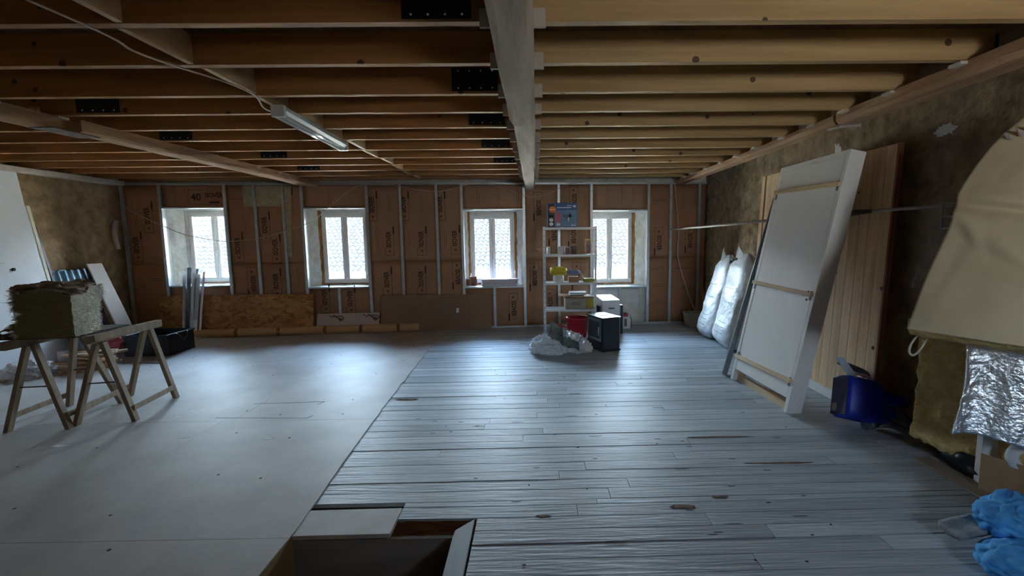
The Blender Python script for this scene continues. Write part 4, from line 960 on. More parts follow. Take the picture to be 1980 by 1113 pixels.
# wrapped paper roll
t = thing('paper_roll', 'long buff paper roll with brown tape bands lying along the wall', 'roll', (-3.5, 7.35, 0.008))
p0, p1 = Vector((-5.36, 7.20, 0.075)), Vector((-1.93, 7.56, 0.072))
mb = MB(); n = 30; mb.tube([p0.lerp(p1, i/n)+Vector((0, 0.004*rn((i*0.4, 0, 0), 1), 0)) for i in range(n+1)], 0.064, 20); obj('roll', mb, M['roll'], t)
for f in (0.19, 0.37, 0.575, 0.735, 0.905):
    q = p0.lerp(p1, f); d = (p1-p0).normalized(); mb = MB(); mb.tube([q-d*0.025, q+d*0.025], 0.0652, 20); obj('tape_band', mb, M['tape'], t)
mb = MB(); d = (p1-p0).normalized(); mb.lathe([(0.03, 0), (0.062, 0), (0.062, 0.004), (0.03, 0.004)], p1, 20, axis=d); obj('roll_end', mb, M['card'], t)
# bundle of steel rails
t = thing('rail_bundle', 'upright bundle of galvanised steel rails leaning below the first window', 'metal rails', (-5.35, 7.2, 0.008))
rd = random.Random(2)
for i in range(8):
    b0 = Vector((-5.475+0.030*i+rd.uniform(-.008, .008), 7.15+0.03*(i % 2), 0.010)); q = Vector((-5.505+0.040*i+rd.uniform(-.008, .008), 7.335+0.03*(i % 2)-0.01, 1.0+rd.uniform(-0.05, 0.10)))
    up = Vector((rd.uniform(-1.2, 1.2), 1, 0)).normalized()
    mb = MB(); d = (q-b0).normalized(); s_ = d.cross(up).normalized(); k = s_.cross(d); wv = rd.choice((0.014, 0.022, 0.026))
    mb.fbox(b0-s_*wv, s_*wv*2, q-b0, k*0.0015); mb.fbox(b0-s_*wv, s_*0.0015, q-b0, k*0.028); mb.fbox(b0+s_*wv-s_*0.0015, s_*0.0015, q-b0, k*0.028)
    obj('rail', mb, (M['galv'], M['rail_pale'], M['rail_dark'])[i % 3], t)
def wrap(u, v):
    a = 2*math.pi*u; z = 0.30+0.78*v; f = z/1.05; k = 1+0.22*rn((math.cos(a), math.sin(a), z*2.2), 1.6)+0.25*max(0, v-0.85)
    return (-5.375+0.0*f+0.145*k*math.cos(a)*(0.9+0.1*v), 7.15+0.19*f+0.06*k*math.sin(a), z)
mb = MB(); mb.grid(wrap, 40, 30); obj('plastic_wrap', mb, M['film'], t)

# tin and boards on the third window sill
zs = 0.716
for (u, v, r, hh, m, lab) in ((-1.045, 0.05, 0.056, 0.155, M['tin'], 'rusty red paint tin on the third window sill'), (-1.135, 0.16, 0.042, 0.10, M['tin'], 'smaller pale red pot behind the tin on the third window sill')):
    t = thing('paint_tin', lab, 'tin', W(u, v, zs))
    mb = MB(); mb.lathe([(0, 0), (r, 0), (r, hh), (r-0.004, hh), (r-0.004, hh-0.02), (0, hh-0.02)], W(u, v, zs), 24); obj('body', mb, m, t)
    mb = MB(); mb.lathe([(r, hh-0.006), (r+0.004, hh-0.003), (r+0.004, hh+0.003), (r-0.003, hh+0.003), (r-0.003, hh-0.006)], W(u, v, zs), 24); obj('rim', mb, M['galv'], t)
for i, (u0, u1, z, hh, dv) in enumerate(((-0.915, -0.33, zs-0.004, 0.042, -0.01), (-0.905, -0.34, zs+0.039, 0.030, 0.0), (-0.91, -0.30, zs+0.070, 0.036, -0.005))):
    mb = MB(); mb.wbox(u0, u1, dv, dv+0.16, z, z+hh)
    tag(obj('white_block', mb, M['lilacsheet'], None, bevel=0.004), ('bottom', 'middle', 'top')[i]+' white board of the stack on the third window sill', 'board', 'white boards on the window sill')

# ------------------------------------------------------------------ shelving unit and what stands on it
SX0, SX1, SY0, SY1 = 0.105, 0.870, 6.66, 6.98
t = thing('shelving_unit', 'white perforated metal shelving unit in front of the far wall', 'shelves', ((SX0+SX1)/2, 6.82, 0))
for sx, x in ((1, SX0), (-1, SX1)):
    for sy, y in ((1, SY0), (-1, SY1)):
        mb = MB(); a = sx*0.034; b = sy*0.034; e = 0.0016
        mb.box((min(x, x+a), min(y, y+sy*e), 0.001), (max(x, x+a), max(y, y+sy*e), 1.655)); mb.box((min(x, x+sx*e), min(y, y+b), 0.001), (max(x, x+sx*e), max(y, y+b), 1.655))
        for k in range(20):
            z = 0.08+k*0.08
            yy = y-0.0006 if sy > 0 else y+sy*e
            mb.box((x+a/2-0.004, yy, z), (x+a/2+0.004, yy+0.0006, z+0.014), 1)
        obj('post', mb, [M['white'], M['pit']], t)
SZ = (1.645, 1.258, 0.852, 0.463, 0.055)
for z in SZ:
    mb = MB(); mb.box((SX0+0.003, SY0+0.003, z-0.003), (SX1-0.003, SY1-0.003, z-0.0015)); mb.box((SX0+0.003, SY0+0.003, z-0.03), (SX1-0.003, SY0+0.005, z-0.003)); mb.box((SX0+0.003, SY1-0.005, z-0.03), (SX1-0.003, SY1-0.003, z-0.003))
    mb.box((SX0+0.003, SY0+0.005, z-0.03), (SX0+0.005, SY1-0.005, z-0.003)); mb.box((SX1-0.005, SY0+0.005, z-0.03), (SX1-0.003, SY1-0.005, z-0.003))
    obj('shelf', mb, M['white'], t)
# printed carton on the top shelf
t = thing('carton', 'blue printed carton with orange disc on top of the shelving unit', 'box', (0.38, 6.8, 1.644))
x0, x1, y0, y1, z0, z1 = 0.172, 0.597, 6.70, 6.92, 1.645, 1.985
mb = MB(); mb.box((x0, y0, z0), (x1, y1, z1)); obj('body', mb, M['boxblue'], t, bevel=0.003)
mb = MB(); F = y0-0.0012
def quad(a, b, c, d, mi=0, f=0.0): mb.add([(a, F-f, c), (b, F-f, c), (b, F-f, d), (a, F-f, d)], [(0, 1, 2, 3)], mi)
X = lambda f: x0+(x1-x0)*f
Z = lambda f: z0+(z1-z0)*f
quad(X(0.01), X(0.23), Z(0.01), Z(0.98), 0); quad(X(0.24), X(0.985), Z(0.02), Z(0.72), 1); quad(X(0.25), X(0.46), Z(0.22), Z(0.62), 2, .0006)
quad(X(0.32), X(0.80), Z(0.80), Z(0.835), 4); quad(X(0.66), X(0.82), Z(0.88), Z(0.905), 4); quad(X(0.86), X(0.95), Z(0.83), Z(0.91), 4)
quad(X(0.05), X(0.20), Z(0.44), Z(0.50), 3)
for zz in (0.31, 0.14):
    mb.add([(X(0.125)+0.030*math.cos(k*.5236), F-.0006, Z(zz)+0.026*math.sin(k*.5236)) for k in range(12)], [tuple(range(12))], 4)
mb.add([(X(0.17)+0.050*math.cos(k*.349), F-.0008, Z(0.74)+0.046*math.sin(k*.349)) for k in range(18)], [tuple(range(18))], 5)
quad(X(0.08), X(0.26), Z(0.73), Z(0.755), 4, .0012)
for (a, b, c, d) in ((0.55, 0.80, 0.42, 0.52), (0.60, 0.72, 0.24, 0.42), (0.50, 0.57, 0.44, 0.50), (0.72, 0.80, 0.38, 0.58)): quad(X(a), X(b), Z(c), Z(d), 3, .0006)
quad(X(0.30), X(0.42), Z(0.07), Z(0.17), 4, .0006); quad(X(0.80), X(0.86), Z(0.05), Z(0.11), 4, .0006); quad(X(0.88), X(0.95), Z(0.06), Z(0.10), 4, .0006); quad(X(0.69), X(0.72), Z(0.25), Z(0.40), 4, .0009)
obj('printed_front', mb, [M['boxdark'], M['boxpale'], M['pink'], M['bluegrey'], M['white'], M['orange']], t)
mb = MB(); mb.box((0.30, 6.80, 1.985), (0.46, 6.815, 2.0)); obj('carry_handle', mb, M['black'], t, bevel=0.003)
# second shelf
def can(name, x, y, z, r, hh, m, lab, cat, rim=None):
    t = thing(name, lab, cat, (x, y, z))
    mb = MB(); mb.lathe([(0, 0), (r*0.96, 0), (r, hh*0.05), (r, hh*0.95), (r*0.9, hh)], (x, y, z), 18); obj('body', mb, m, t)
    mb = MB(); mb.lathe([(0, 0), (r*0.92, 0), (r*0.92, 0.012), (0, 0.012)], (x, y, z+hh), 18); obj('lid', mb, rim or M['white_matt'], t)
    return t
can('jar', 0.355, 6.75, 1.258, 0.040, 0.105, M['white_matt'], 'white pot on the second shelf, left of the purple jar', 'jar', M['galv'])
can('jar', 0.452, 6.76, 1.258, 0.036, 0.100, M['purple'], 'purple labelled jar in the middle of the second shelf', 'jar')
can('jar', 0.185, 6.80, 1.258, 0.026, 0.10, M['galv'], 'small steel can at the left end of the second shelf', 'jar')
mb = MB(); mb.box((0.505, 6.72, 1.258), (0.585, 6.80, 1.375)); tag(obj('small_tin', mb, M['iron'], None, bevel=0.006), 'square dark tin right of the purple jar on the second shelf', 'tin')
mb = MB(); mb.lathe([(0, 0), (0.024, 0), (0.026, 0.01), (0.026, 0.10), (0.012, 0.105), (0.012, 0.13), (0, 0.13)], (0.60, 6.75, 1.285), 16, axis=(1, 0, 0)); tag(obj('roller_sleeve', mb, M['card']), 'brown roll lying on its side on the second shelf', 'roll')
t = thing('clamp_frame', 'narrow upright wooden frame at the right end of the second shelf', 'frame', (0.78, 6.8, 1.258))
mb = MB(); mb.box((0.715, 6.78, 1.258), (0.73, 6.80, 1.475)); mb.box((0.80, 6.78, 1.258), (0.815, 6.80, 1.475)); mb.box((0.73, 6.78, 1.455), (0.80, 6.80, 1.475)); obj('frame', mb, M['batten'], t)
mb = MB(); mb.box((0.735, 6.785, 1.29), (0.795, 6.795, 1.40)); obj('sheet', mb, M['purple'], t)
mb = MB(); mb.box((0.27, 6.70, 1.258), (0.36, 6.72, 1.268)); tag(obj('scraper', mb, M['white_matt']), 'flat white scraper lying at the front of the second shelf', 'tool')
# third shelf
t = can('tub', 0.325, 6.78, 0.852, 0.080, 0.095, M['white_matt'], 'white plastic tub under the yellow pad on the third shelf', 'tub')
mb = MB()
def lump(c, r, e, am, sd, nu=36, nv=20):
    ex = lambda q: math.copysign(abs(q)**e, q); g = MB(); vs = []
    for j in range(nv+1):
        th = math.pi*j/nv
        for i in range(nu):
            ph = 2*math.pi*i/nu; d = (ex(math.sin(th))*ex(math.cos(ph)), ex(math.sin(th))*ex(math.sin(ph)), ex(math.cos(th)))
            k = 1+am*rn((math.sin(th)*math.cos(ph)*1.5, math.sin(th)*math.sin(ph)*1.5, math.cos(th)*1.5), 1.6, sd)
            vs.append((c[0]+r[0]*d[0]*k, c[1]+r[1]*d[1]*k, c[2]+r[2]*d[2]*k-0.06*(d[0])*r[2]))
    g.add(vs, [(j*nu+i, (j+1)*nu+i, (j+1)*nu+(i+1) % nu, j*nu+(i+1) % nu) for j in range(nv) for i in range(nu)], 0, True)
    return g
mb = lump((0.325, 6.77, 1.015), (0.122, 0.085, 0.062), 0.6, 0.18, 3)
y_ = obj('wrapped_pad', mb, M['yellow']); tag(y_, 'bright yellow wrapped pad on the white tub of the third shelf', 'pad')
mb = MB(); mb.tube(spline([(0.215, 6.70, 1.00), (0.27, 6.684, 0.985), (0.33, 6.682, 1.0), (0.40, 6.685, 0.985), (0.435, 6.70, 0.995)], 6), 0.006); obj('seam_band', mb, M['ochre'], y_)
mb = lump((0.54, 6.76, 0.998), (0.10, 0.055, 0.034), 0.8, 0.25, 8)
g = obj('work_glove', mb, M['bluegrey']); tag(g, 'blue grey work glove lying right of the yellow pad', 'glove')
for k in range(3):
    mb = MB(); mb.tube(spline([(0.61, 6.735+0.022*k, 1.0), (0.645, 6.735+0.022*k, 0.99), (0.668+0.008*k, 6.735+0.022*k, 0.94), (0.672+0.008*k, 6.735+0.022*k, 0.915)], 5), 0.010); obj('finger', mb, M['packer'], g)
mb = MB(); mb.box((0.47, 6.72, 0.852), (0.62, 6.86, 0.935)); tag(obj('carton', mb, M['card'], None, bevel=0.004), 'small brown carton under the blue grey glove on the third shelf', 'box')
mb = MB(); mb.box((0.685, 6.70, 0.852), (0.85, 6.86, 0.905)); tag(obj('sponge', mb, M['ochre'], None, bevel=0.01), 'ochre sponge pad at the right end of the third shelf', 'sponge')
# fourth shelf
t = thing('carton', 'grey brown carton on the fourth shelf under the flat cardboard', 'box', (0.64, 6.82, 0.463))
mb = MB(); mb.box((0.415, 6.69, 0.464), (0.848, 6.94, 0.625)); obj('body', mb, M['cardgrey'], t, bevel=0.006)
mb = MB(); mb.box((0.72, 6.688, 0.475), (0.835, 6.6895, 0.615)); obj('printed_label', mb, M['ochre'], t)
mb = MB(); mb.box((0.50, 6.688, 0.55), (0.62, 6.6895, 0.556)); mb.box((0.50, 6.688, 0.53), (0.64, 6.6895, 0.536)); obj('print_lines', mb, M['print'], t)
mb = MB(); mb.hexa([(0.335, 6.64, 0.652), (0.83, 6.66, 0.630), (0.83, 6.93, 0.630), (0.335, 6.93, 0.652)], [(0.335, 6.64, 0.668), (0.83, 6.66, 0.646), (0.83, 6.93, 0.646), (0.335, 6.93, 0.668)]); tag(obj('flat_cardboard', mb, M['card']), 'flat cardboard sheet overhanging the carton on the fourth shelf', 'cardboard')
rd = random.Random(6)
for i, lab in enumerate(('lowest grey booklet on the flat cardboard of the fourth shelf', 'white booklet on top of the flat cardboard of the fourth shelf')):
    mb = MB(); z = 0.668+i*0.020; mb.fbox((0.475+0.012*i, 6.69, z), (0.25, 0.01, 0), (-0.01, 0.20, 0), (0, 0, 0.018)); tag(obj('booklet', mb, M['white_matt'] if i else M['galv'], None, bevel=0.003), lab, 'booklet')
# bucket standing on the bottom shelf
t = thing('bucket', 'red plastic bucket with side lug in front of the shelving unit', 'bucket', (0.595, 6.74, 0.057))
mb = MB(); mb.lathe([(0, 0.002), (0.135, 0.0), (0.140, 0.01), (0.168, 0.265), (0.180, 0.268), (0.181, 0.278), (0.163, 0.278), (0.135, 0.02), (0, 0.02)], (0.595, 6.74, 0.057), 36); obj('body', mb, M['red'], t)
for s in (-1, 1):
    mb = MB(); mb.tube(spline([(0.595+s*0.17, 6.70, 0.325), (0.595+s*0.21, 6.70, 0.325), (0.595+s*0.215, 6.74, 0.322), (0.595+s*0.21, 6.78, 0.325), (0.595+s*0.17, 6.78, 0.325)], 5), 0.011); obj('lug', mb, M['red'], t)
# black stove
t = thing('stove', 'small black stove-like cabinet with a glazed door, standing on the planks', 'stove', (0.87, 6.15, 0))
N0 = Vector((0.86, 5.96, 0.0)); a = R(24); dx = Vector((math.cos(a), math.sin(a), 0)); dy = Vector((-math.sin(a), math.cos(a), 0)); wd, dp, ht = 0.265, 0.40, 0.452
mb = MB(); mb.fbox(N0+Vector((0, 0, 0.025)), dx*wd, dy*dp, (0, 0, ht-0.035)); obj('body', mb, M['stove'], t, bevel=0.008)
mb = MB(); mb.fbox(N0-dx*0.012-dy*0.012+Vector((0, 0, ht-0.012)), dx*(wd+0.024), dy*(dp+0.024), (0, 0, 0.014)); obj('top_plate', mb, M['stove'], t, bevel=0.003)
mb = MB(); mb.fbox(N0-dx*0.006-dy*0.004, dx*(wd+0.012), dy*(dp+0.008), (0, 0, 0.025)); obj('plinth', mb, M['black'], t)
mb = MB(); fl_ = 0.028; q = N0-dx*0.014+dy*0.03+Vector((0, 0, 0.13))
for (a0, b0, c0, d0) in ((0, 0.34, 0, fl_), (0, 0.34, 0.29-fl_, 0.29), (0, fl_, fl_, 0.29-fl_), (0.34-fl_, 0.34, fl_, 0.29-fl_)): mb.fbox(q+dy*a0+Vector((0, 0, c0)), dx*0.013, dy*(b0-a0), (0, 0, d0-c0))
d_ = obj('door', mb, mat('grey stove door frame', (0.10, 0.125, 0.145), rough=0.3), t, bevel=0.002)
mb = MB(); mb.fbox(q+dx*0.006+dy*fl_+Vector((0, 0, fl_)), dx*0.004, dy*(0.34-2*fl_), (0, 0, 0.29-2*fl_)); obj('glass', mb, M['stoveglass'], d_)
mb = MB(); mb.tube([q-dx*0.02+dy*0.02+Vector((0, 0, 0.09)), q-dx*0.02+dy*0.02+Vector((0, 0, 0.20))], 0.007); obj('handle', mb, M['galv'], d_)
mb = MB(); mb.grid(lambda u, v: N0+dx*(0.03+0.16*u)+dy*(0.05+0.2*v)+Vector((0, 0, ht+0.004+0.018*max(0, math.sin(math.pi*u)*math.sin(math.pi*v))*(1+rn((u*4, v*4, 1), 2)))), 14, 14); tag(obj('plastic_scrap', mb, M['filmbag']), 'crumpled scrap of clear plastic on top of the black stove', 'plastic')
# white cabinet (small appliance) behind
t = thing('appliance', 'white box-shaped appliance standing behind the black stove', 'appliance', (1.12, 7.15, 0))
mb = MB(); mb.hexa([(1.00, 6.98, 0.015), (1.275, 7.02, 0.015), (1.20, 7.42, 0.015), (0.925, 7.38, 0.015)], [(1.00, 6.98, 0.545), (1.275, 7.02, 0.545), (1.20, 7.42, 0.585), (0.925, 7.38, 0.585)]); obj('body', mb, M['white'], t, bevel=0.006)
mb = MB(); mb.fbox((1.095, 6.986, 0.41), (0.09, 0.013, 0), (0, 0.006, 0), (0, 0, 0.022)); obj('handle_recess', mb, M['greyrub'], t)
for (x, y) in ((1.02, 7.01), (1.24, 7.04), (1.19, 7.39), (0.95, 7.36)):
    mb = MB(); mb.lathe([(0, 0.001), (0.018, 0.001), (0.018, 0.016), (0, 0.016)], (x, y, 0), 10); obj('foot', mb, M['black'], t)
mb = MB(); mb.fbox((0.955, 7.04, 0.002), (0.025, 0.004, 0), (-0.06, 0.30, 0), (0, 0, 0.44)); tag(obj('navy_board', mb, M['navy']), 'dark navy panel standing against the left side of the white appliance', 'panel')
mb = MB(); mb.fbox((1.305, 7.10, 0.002), (0.03, 0.004, 0), (-0.03, 0.16, 0), (0, 0, 0.45)); tag(obj('dark_bar', mb, M['stove']), 'dark upright bar standing on the right of the white appliance', 'bar')
t = thing('canister', 'white canister with a red cap and carry loop under the fourth window', 'canister', (1.46, 7.52, 0))
mb = MB()
prof = [(0.075, 0.002), (0.080, 0.02), (0.080, 0.20), (0.066, 0.245), (0.028, 0.262)]
vs = []
for r, z in prof:
    for k in range(24):
        an = 2*math.pi*k/24; ex = lambda c: math.copysign(abs(c)**0.5, c); vs.append((1.455+r*ex(math.cos(an)), 7.52+r*0.62*ex(math.sin(an)), z))
mb.add(vs, [(i*24+j, i*24+(j+1) % 24, (i+1)*24+(j+1) % 24, (i+1)*24+j) for i in range(4) for j in range(24)]+[tuple(reversed(range(24))), tuple(range(96, 120))], 0, True); obj('body', mb, M['white_matt'], t)
mb = MB(); mb.hexa([(1.41, 7.465, 0.205), (1.50, 7.465, 0.205), (1.50, 7.575, 0.205), (1.41, 7.575, 0.205)], [(1.415, 7.47, 0.262), (1.475, 7.47, 0.262), (1.475, 7.57, 0.262), (1.415, 7.57, 0.262)]); obj('red_shoulder', mb, M['red'], t, bevel=0.01)
mb = MB(); mb.lathe([(0.024, 0), (0.024, 0.05), (0, 0.05)], (1.395, 7.52, 0.255), 14); obj('cap', mb, M['white_matt'], t)
mb = MB(); mb.fbox((1.425, 7.466, 0.05), (0.045, 0, 0), (0, 0.004, 0), (0, 0, 0.12)); obj('side_label', mb, M['greyrub'], t)
mb = MB(); mb.tube(spline([(1.51, 7.50, 0.24), (1.545, 7.48, 0.16), (1.54, 7.47, 0.03)], 6), 0.005); obj('carry_loop', mb, M['black'], t)
# plastic bag and sheet in front of the shelves
mb = MB(); mb.blob((0.17, 6.00, 0.085), (0.25, 0.20, 0.165), 0.34, 3.0, 1.0, flat=0.004, nu=40, nv=22, crease=0.16, smooth=False); tag(obj('plastic_bag', mb, M['filmbag']), 'large crumpled clear plastic bag on the floor in front of the shelving unit', 'bag')
mb = MB(); mb.blob((0.55, 6.00, 0.06), (0.17, 0.12, 0.12), 0.36, 3.0, 6.0, flat=0.004, nu=34, nv=18, crease=0.16, smooth=False); tag(obj('plastic_bag', mb, M['filmbag']), 'smaller clear plastic bag tucked against the black stove', 'bag')
mb = MB(); mb.grid(lambda u, v: (0.14+0.40*u+0.06*v*(1-u), 5.77+0.08*(1-u)+0.24*v, 0.40-0.20*u+0.03*math.sin(u*9+v*3)*u+0.025*rn((u*5, v*5, 0), 2)-0.15*(1-v)**2), 34, 16, thick=(0, 0, -0.006)); tag(obj('plastic_sheet', mb, M['grey_sheet']), 'grey green plastic sheet draped across the clear bag', 'plastic sheet')
mb = MB(); mb.grid(lambda u, v: (0.33+0.27*u, 5.73+0.24*v, 0.335-0.11*u+0.04*rn((u*4, v*4, 3), 2.4)-0.05*(1-v)), 26, 16, thick=(0, 0, -0.004)); tag(obj('foil_sheet', mb, M['foil']), 'crumpled silver foil sheet lying over the grey plastic', 'foil')
mb = MB(); mb.tube(spline([(0.26, 6.10, 0.33), (0.31, 6.09, 0.335), (0.37, 6.08, 0.30), (0.42, 6.07, 0.25)], 5), [0.016, 0.02]+[0.024]*10+[0.022, 0.02, 0.015, 0.01], 12); tag(obj('red_pouch', mb, M['red']), 'red plastic pouch poking out behind the grey sheet', 'pouch')

# ================================================================== RIGHT SIDE
t = thing('tub', 'small white tub on the floor in the far right corner', 'tub', (2.64, 7.6, 0))
mb = MB(); x0, x1, y0, y1 = 2.47, 2.83, 7.48, 7.74
def ring(i, z): return [(x0+i, y0+i, z), (x1-i, y0+i, z), (x1-i, y1-i, z), (x0+i, y1-i, z)]
mb.add(ring(0.03, 0.001)+ring(-0.005, 0.235)+ring(-0.018, 0.235)+ring(-0.018, 0.245)+ring(0.004, 0.245)+ring(0.035, 0.012), [(3, 2, 1, 0)]+[(r*4+i, r*4+(i+1) % 4, r*4+4+(i+1) % 4, r*4+4+i) for r in range(5) for i in range(4)]+[(20, 21, 22, 23)]); obj('body', mb, M['cardgrey'], t)
mb = MB(); mb.fbox((2.56, 7.20, 0.20), (0.20, 0.06, 0.03), (0.03, 0.12, -0.07), (0, 0.002, 0.006)); tag(obj('white_plate', mb, M['white']), 'thin white plate resting on the rim between tub and wrapped rolls', 'plate')
mb = MB(); mb.hexa([(2.52, 7.22, 0.002), (2.70, 7.22, 0.002), (2.74, 7.32, 0.002), (2.56, 7.32, 0.002)], [(2.52, 7.22, 0.17), (2.70, 7.22, 0.20), (2.74, 7.32, 0.15), (2.56, 7.32, 0.13)]); tag(obj('carton', mb, M['cardgrey'], None, bevel=0.004), 'grey carton on the floor beside the corner tub', 'box')
def sack(label, yb, yt, seed, ht, wd):
    t = thing('insulation_roll', label, 'insulation roll', (2.55, yb, 0))
    def fn(u, v):
        a = 2*math.pi*u; f = v; ca, sa = math.cos(a), math.sin(a)
        ex = lambda c: math.copysign(abs(c)**0.75, c)
        end = min(1, (f*9)**0.5, ((1-f)*7+0.02)**0.5)
        cx = 2.57+0.25*f**1.2; cy = yb+(yt-yb)*f; z = 0.004+ht*f
        rx = (0.19-0.10*f)*end+0.004; ry = wd*(1-0.15*f)*end+0.01
        k = 1+0.10*rn((ca*1.2, sa*1.2, f*4+seed), 1.6)+0.05*rn((ca*2, sa*2, f*14+seed), 1.8)
        return (min(2.895, cx+rx*ex(ca)*k), cy+ry*ex(sa)*k, max(0.003, z+0.03*rn((ca, sa, seed), 1.1)*(1-end)))
    mb = MB(); mb.grid(fn, 44, 50); obj('wrapped_roll', mb, M['sackwhite'], t)
    mb = MB(); mb.grid(lambda u, v: (fn(0.3+0.4*u, 0.93)[0]+0.05*v, fn(0.3+0.4*u, 0.93)[1]+0.03*v, ht*0.93+0.20*v*(0.5+0.5*math.sin(u*5+seed))), 12, 6); obj('loose_film', mb, M['filmbag'], t)
    for (z, y, l) in ((0.30, 0.05, 0.18), (0.36, -0.02, 0.2), (0.22, 0.0, 0.22), (0.62, 0.0, 0.22), (0.80, 0.02, 0.15)):
        f = z/ht
        P = [Vector(fn(0.5+dy, f))+Vector((-0.004, 0, 0)) for dy in (-0.05, -0.02, 0.01, 0.04)]
        mb = MB(); mb.tube(P, 0.003, 5); obj('seam_mark', mb, M['greyrub'], t)
sack('farther plastic-wrapped insulation roll leaning in the right corner', 6.74, 6.72, 1.0, 1.22, 0.30)
sack('nearer plastic-wrapped insulation roll leaning beside the white door', 6.06, 6.20, 7.0, 1.26, 0.36)
mb = MB(); mb.tube(spline([(2.76, 6.62, 1.10), (2.74, 6.52, 1.13), (2.72, 6.42, 1.17), (2.74, 6.34, 1.15), (2.72, 6.28, 1.19)], 5), 0.014, 7); tag(obj('dark_strap', mb, M['black']), 'dark twisted strap lying over the wrapped rolls', 'strap')

# white door in its frame, leaning
def door_unit():
    t = thing('door', 'white door in its frame with three pine braces, leaning over on the right', 'door', (2.1, 4.25, 0))
    O = Vector((2.092, 3.765, 0.004)); Y = Vector((2.032, 4.752, 0.004))-O; T = Vector((2.50, 3.74, 2.172))-O
    T2 = Vector((2.49, 4.775, 2.172))-O-Y
    def P(u, v, w=0.0):
        p = O+Y*u+(T*(1-u)+T2*u)*v
        return p+NRM*w
    NRM = Y.cross(T).normalized()
    if NRM.x < 0: NRM = -NRM          # points to the wall
    def slab(mb, u0, u1, v0, v1, w0, w1, mi=0):
        mb.hexa([P(u0, v0, w0), P(u1, v0, w0), P(u1, v0, w1), P(u0, v0, w1)], [P(u0, v1, w0), P(u1, v1, w0), P(u1, v1, w1), P(u0, v1, w1)], mi)
    for (a, b) in ((0, 0.045), (0.955, 1)):
        mb = MB(); slab(mb, a, b, 0, 1, 0, 0.135); obj('jamb', mb, M['doorwhite'], t, bevel=0.003)
    mb = MB(); slab(mb, 0.045, 0.955, 0.98, 1, 0, 0.135); obj('head', mb, M['doorwhite'], t, bevel=0.002)
    mb = MB(); slab(mb, 0.05, 0.95, 0.055, 0.978, 0.004, 0.044); pn = obj('leaf', mb, M['doorwhite'], t, bevel=0.002)
    mb = MB()
    for v in (0.44, 0.47): mb.lathe([(0, 0.002), (0.010, 0.002), (0.010, 0)], P(0.10, v, 0.004), 10, axis=-NRM)
    obj('lock_hole', mb, M['pit'], pn)
    for (v0, v1, m) in ((0.875, 0.885, 0), (0.462, 0.47, 0), (0.125, 0.115, 0)):
        mb = MB(); a, b = P(0.02, v0, -0.012), P(0.985, v1, -0.012); mb.bar(a, b, 0.024, 0.034, up=T.normalized()); obj('brace', mb, M['batten'], t, bevel=0.002)
        for u in (0.05, 0.955):
            mb = MB(); slab(mb, u-0.012, u+0.012, v0-0.022, v0+0.012, -0.004, 0.0); obj('hinge', mb, M['greyrub'], t)
    mb = MB(); slab(mb, 0.05, 0.95, 0.0, 0.03, 0.05, 0.10); obj('bottom_batten', mb, M['batten'], t)
door_unit()
mb = MB(); mb.bar((2.03, 4.90, 0.006), (2.515, 4.90, 1.88), 0.055, 0.022, up=(0, 1, 0.05)); tag(obj('dark_rail', mb, M['greyrub'], None, bevel=0.002), 'narrow dark grey rail leaning along the left edge of the white door', 'rail')
# pine panels
def pine_panel(label, y0, y1, x0, x1, ht, n, frame):
    t = thing('pine_panel', label, 'panel', (x0, (y0+y1)/2, 0))
    w = (y1-y0)/n
    mb = MB()
    for i in range(n):
        a = y0+w*i+0.0012; b = y0+w*(i+1)-0.0012
        mb.hexa([(x0, a, 0.004), (x0+0.026, a, 0.004), (x0+0.026, b, 0.004), (x0, b, 0.004)], [(x1, a, ht), (x1+0.026, a, ht), (x1+0.026, b, ht), (x1, b, ht)])
    obj('boarding', mb, M['pine'], t, bevel=0.0015)
    if frame:
        mb = MB(); mb.hexa([(x0-0.012, y1-0.03, 0.004), (x0, y1-0.03, 0.004), (x0, y1+0.05, 0.004), (x0-0.012, y1+0.05, 0.004)], [(x1-0.012, y1-0.03, ht), (x1, y1-0.03, ht), (x1, y1+0.05, ht), (x1-0.012, y1+0.05, ht)]); obj('edge_strip', mb, M['pine_edge'], t)
    k = 1 if not frame else 0
    mb = MB(); mb.hexa([(x0-0.006, y0-0.02, 0.004), (x0+0.03, y0-0.02, 0.004), (x0+0.03, y0, 0.004), (x0-0.006, y0, 0.004)], [(x1-0.006, y0-0.02, ht), (x1+0.03, y0-0.02, ht), (x1+0.03, y0, ht), (x1-0.006, y0, ht)])
    obj('red_edge', mb, mat('red brown edge', (0.22, 0.075, 0.04), (0.30, 0.11, 0.06), 0.6), t)
    if frame:
        mb = MB(); mb.box((x0-0.024, y0+0.02, 0.004), (x0-0.001, y1+0.04, 0.085)); obj('bottom_strip', mb, M['white_matt'], t)
    return t
pine_panel('large knotty pine board panel leaning on the right wall behind the white door', 3.62, 4.56, 2.70, 2.785, 2.19, 8, True)
pine_panel('narrow pine panel showing only its edge left of the white door', 5.42, 5.80, 2.74, 2.835, 2.22, 3, True)
# tie rod with clamp
t = thing('tie_rod', 'worn steel tie rod running from the far wall behind the white door', 'rod', (2.55, 5.5, 1.64))
mb = MB(); mb.tube([(2.30, 7.945, 1.612), (2.42, 6.5, 1.632), (2.63, 4.35, 1.672)], 0.017, 10); mb.tube([(2.63, 4.35, 1.672), (2.72, 3.65, 1.683), (2.90, 2.95, 1.692)], 0.013, 10); obj('rod', mb, M['rod'], t)
mb = MB(); mb.tube([(2.628, 4.22, 1.672), (2.632, 4.12, 1.673), (2.64, 4.02, 1.675), (2.66, 3.88, 1.678), (2.69, 3.74, 1.682)], [0.045, 0.040, 0.030, 0.024, 0.016], 10); obj('turnbuckle', mb, M['iron'], t)
